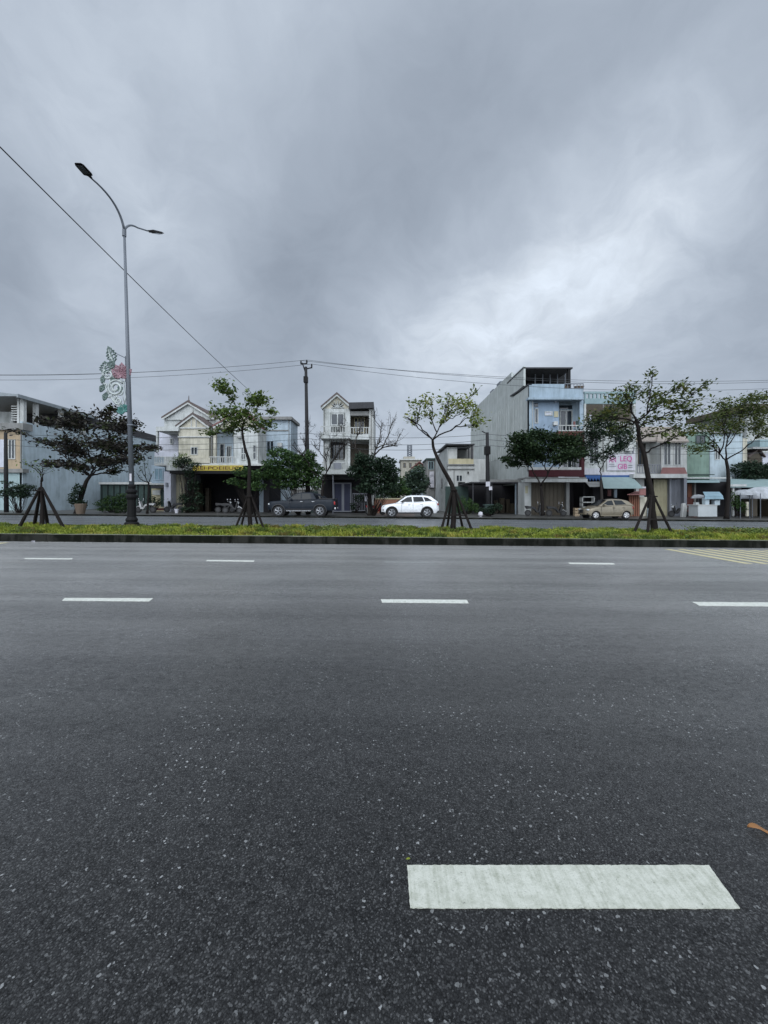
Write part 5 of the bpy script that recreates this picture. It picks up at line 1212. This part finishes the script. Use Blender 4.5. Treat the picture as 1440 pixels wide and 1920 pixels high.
bush('shrub', 'green hedge bank below the brown gabled house at the right edge', 'hedge', 39.5, [(1385,880,16,14),(1405,875,16,14),(1425,882,18,16),(1450,880,18,18),(1395,895,20,8),(1430,898,20,8)], 'deep', .12, 300, (1410, 905), 24, 1.0)
bush('shrub', 'pale green plants between the spreading tree and the cream post', 'shrub', 32.8, [(1380,945,9,14),(1390,952,8,10),(1374,930,5,10)], 'fresh', .08, 300, (1382, 968), 25, .4)
bush('shrub', 'ivy like shrub at the foot of the narrow house gate', 'shrub', 33.6, [(675,935,12,8),(662,950,8,8)], 'deep', .09, 240, (670, 962), 26, .4)

# ---- small fittings that belong to the houses
def fit(hname, items):
    r = bpy.data.objects[hname]
    for nm, m_, q in items: FB(r, nm, m_, [q])
HS = [o.name for o in bpy.data.objects if o.get('category') == 'house' and o.parent is None]
def byl(s): return next(o.name for o in S.objects if o.get('label') and s in o['label'] and o.parent is None)
fit(byl('twin gabled'), [('downpipe', 'conc', (396.5, 397.6, 802, 868, D - .08, .07)), ('air_conditioner', 'ltconc', (443, 451, 812, 820, D - .4, .35)), ('downpipe', 'conc', (484, 485, 802, 868, D - .1, .07)), ('meter_box', 'greysh', (310, 314, 905, 913, D - .45, .14))])
fit(byl('narrow three storey'), [('downpipe', 'conc', (607.5, 608.5, 768, 880, D - .09, .08)), ('air_conditioner', 'ltconc', (609, 616, 832, 839, D - .35, .33)), ('downpipe', 'conc', (696, 697.2, 758, 905, D - .2, .08)), ('mildew_board', 'greysh', (626, 640, 868, 879, D - 1.05, .04))])
fit(byl('tall light blue'), [('air_conditioner', 'ltconc', (1039, 1046, 790, 797, D - .05, .33)), ('downpipe', 'ltconc', (998.6, 999.6, 749, 880, D - .1, .08)), ('lamp', 'signw', (1041, 1044, 752, 754, D + .1, .15)), ('laundry', 'redtile', (1075, 1079, 790, 800, D + .2, .03)), ('laundry', 'dkgreen', (1080, 1085, 789, 802, D + .2, .03))])
fit(byl('pale teal and white'), [('downpipe', 'conc', (1131, 1132.3, 758, 885, D - .1, .08)), ('laundry', 'lilac', (1104, 1109, 778, 792, D + .6, .03)), ('laundry', 'brown', (1111, 1117, 777, 790, D + .6, .03)), ('hanging_goods', 'redtile', (1140, 1146, 918, 930, D + .4, .1)), ('hanging_goods', 'bluegrey', (1152, 1157, 918, 933, D + .4, .1)), ('table', 'brown', (1128, 1150, 944, 947, D - .5, .6))])
fit(byl('two storey shophouse'), [('air_conditioner', 'ltconc', (1230, 1238, 842, 849, D + 1.2, .35)), ('downpipe', 'conc', (1239, 1240.2, 828, 886, D - .1, .08))])
fit(byl('grey blue box'), [('downpipe', 'conc', (541, 542, 788, 880, 39.9, .08)), ('air_conditioner', 'ltconc', (520, 528, 830, 838, 39.65, .33))])
fit(byl('small white two storey'), [('downpipe', 'conc', (851, 852, 880, 950, 44.9, .08)), ('lamp', 'black', (877, 879, 884, 888, 44.8, .15))])
fit(byl('orange fronted'), [('downpipe', 'conc', (38, 39.3, 806, 878, D - .1, .08))])

h = bld('yard_wall', 'grey yard wall and gate behind the tail of the pickup', 575, 40, 'wall')
FB(h, 'wall', 'conc', [(546, 612, 918, V0-3, 40, .2)]); FB(h, 'coping', 'ltconc', [(545, 613, 915.5, 918, 39.9, .4)]); FB(h, 'gate', 'dkgreen', [(572, 596, 921, V0-3, 39.9, .06)])
r = np.random.default_rng(77); n = 26000
x = r.uniform(-75, 60, n); y = r.uniform(100, 112, n); tz_ = 4.6 + 1.6*np.sin(x*.35) + 1.2*np.sin(x*.93 + 1) + .7*np.sin(x*2.3)
z = gz(x) + r.uniform(0, 1, n)**.7 * tz_ * (1 - ((y-106)/9)**2)
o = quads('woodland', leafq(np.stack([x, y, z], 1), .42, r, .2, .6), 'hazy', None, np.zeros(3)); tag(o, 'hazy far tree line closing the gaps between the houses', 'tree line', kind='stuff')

for i, (u, v0, v1, w_, y, m_) in enumerate([(1412,917,930,7,36.5,'redband'),(1424,918,932,6,36.8,'bluegrey'),(1433,918,929,8,36.4,'orange'),(1384,914,926,6,37,'lilac')]):
    fit(byl('open roadside shelter'), [('hanging_goods', m_, (u, u + w_, v0, v1, y, .3))])
for u, v0, m_, lab in ((1156, 951, 'redband', 'low dark red crate behind the roof end of the beige hatchback'), (1218, 953, 'bluegrey', 'blue grey crate on the pavement right of the red brown kiosk'), (1078, 952, 'orange', 'small orange crate before the dark opening of the blue house'), (1301, 955, 'wood', 'brown wooden crate left of the white food cart')):
    b = MB(); y = 34.2; x0, x1, z0 = WX(u, y), WX(u + 9, y), gz(WX(u, y)) + .1; z1 = WZ(v0, y)
    b.box(x0, x1, y, y + .35, z0, z0 + .04)
    for k in range(3):
        za = z0 + .05 + (z1 - z0 - .05) * k / 3; zb_ = za + (z1 - z0) / 4
        b.box(x0, x1, y, y + .02, za, zb_); b.box(x0, x1, y + .33, y + .35, za, zb_); b.box(x0, x0 + .02, y + .021, y + .329, za, zb_); b.box(x1 - .02, x1, y + .021, y + .329, za, zb_)
    for xx in (x0 + .002, x1 - .042):
        for yy_ in (y + .022, y + .288): b.box(xx + .02 * (xx < (x0 + x1)/2) - .02 * (xx > (x0 + x1)/2), xx + .04 + .02 * (xx < (x0 + x1)/2) - .02 * (xx > (x0 + x1)/2), yy_, yy_ + .04, z0 + .04, z1 - .01)
    b.solo('crate', m_, lab, 'crate', 'crates on the far pavement')
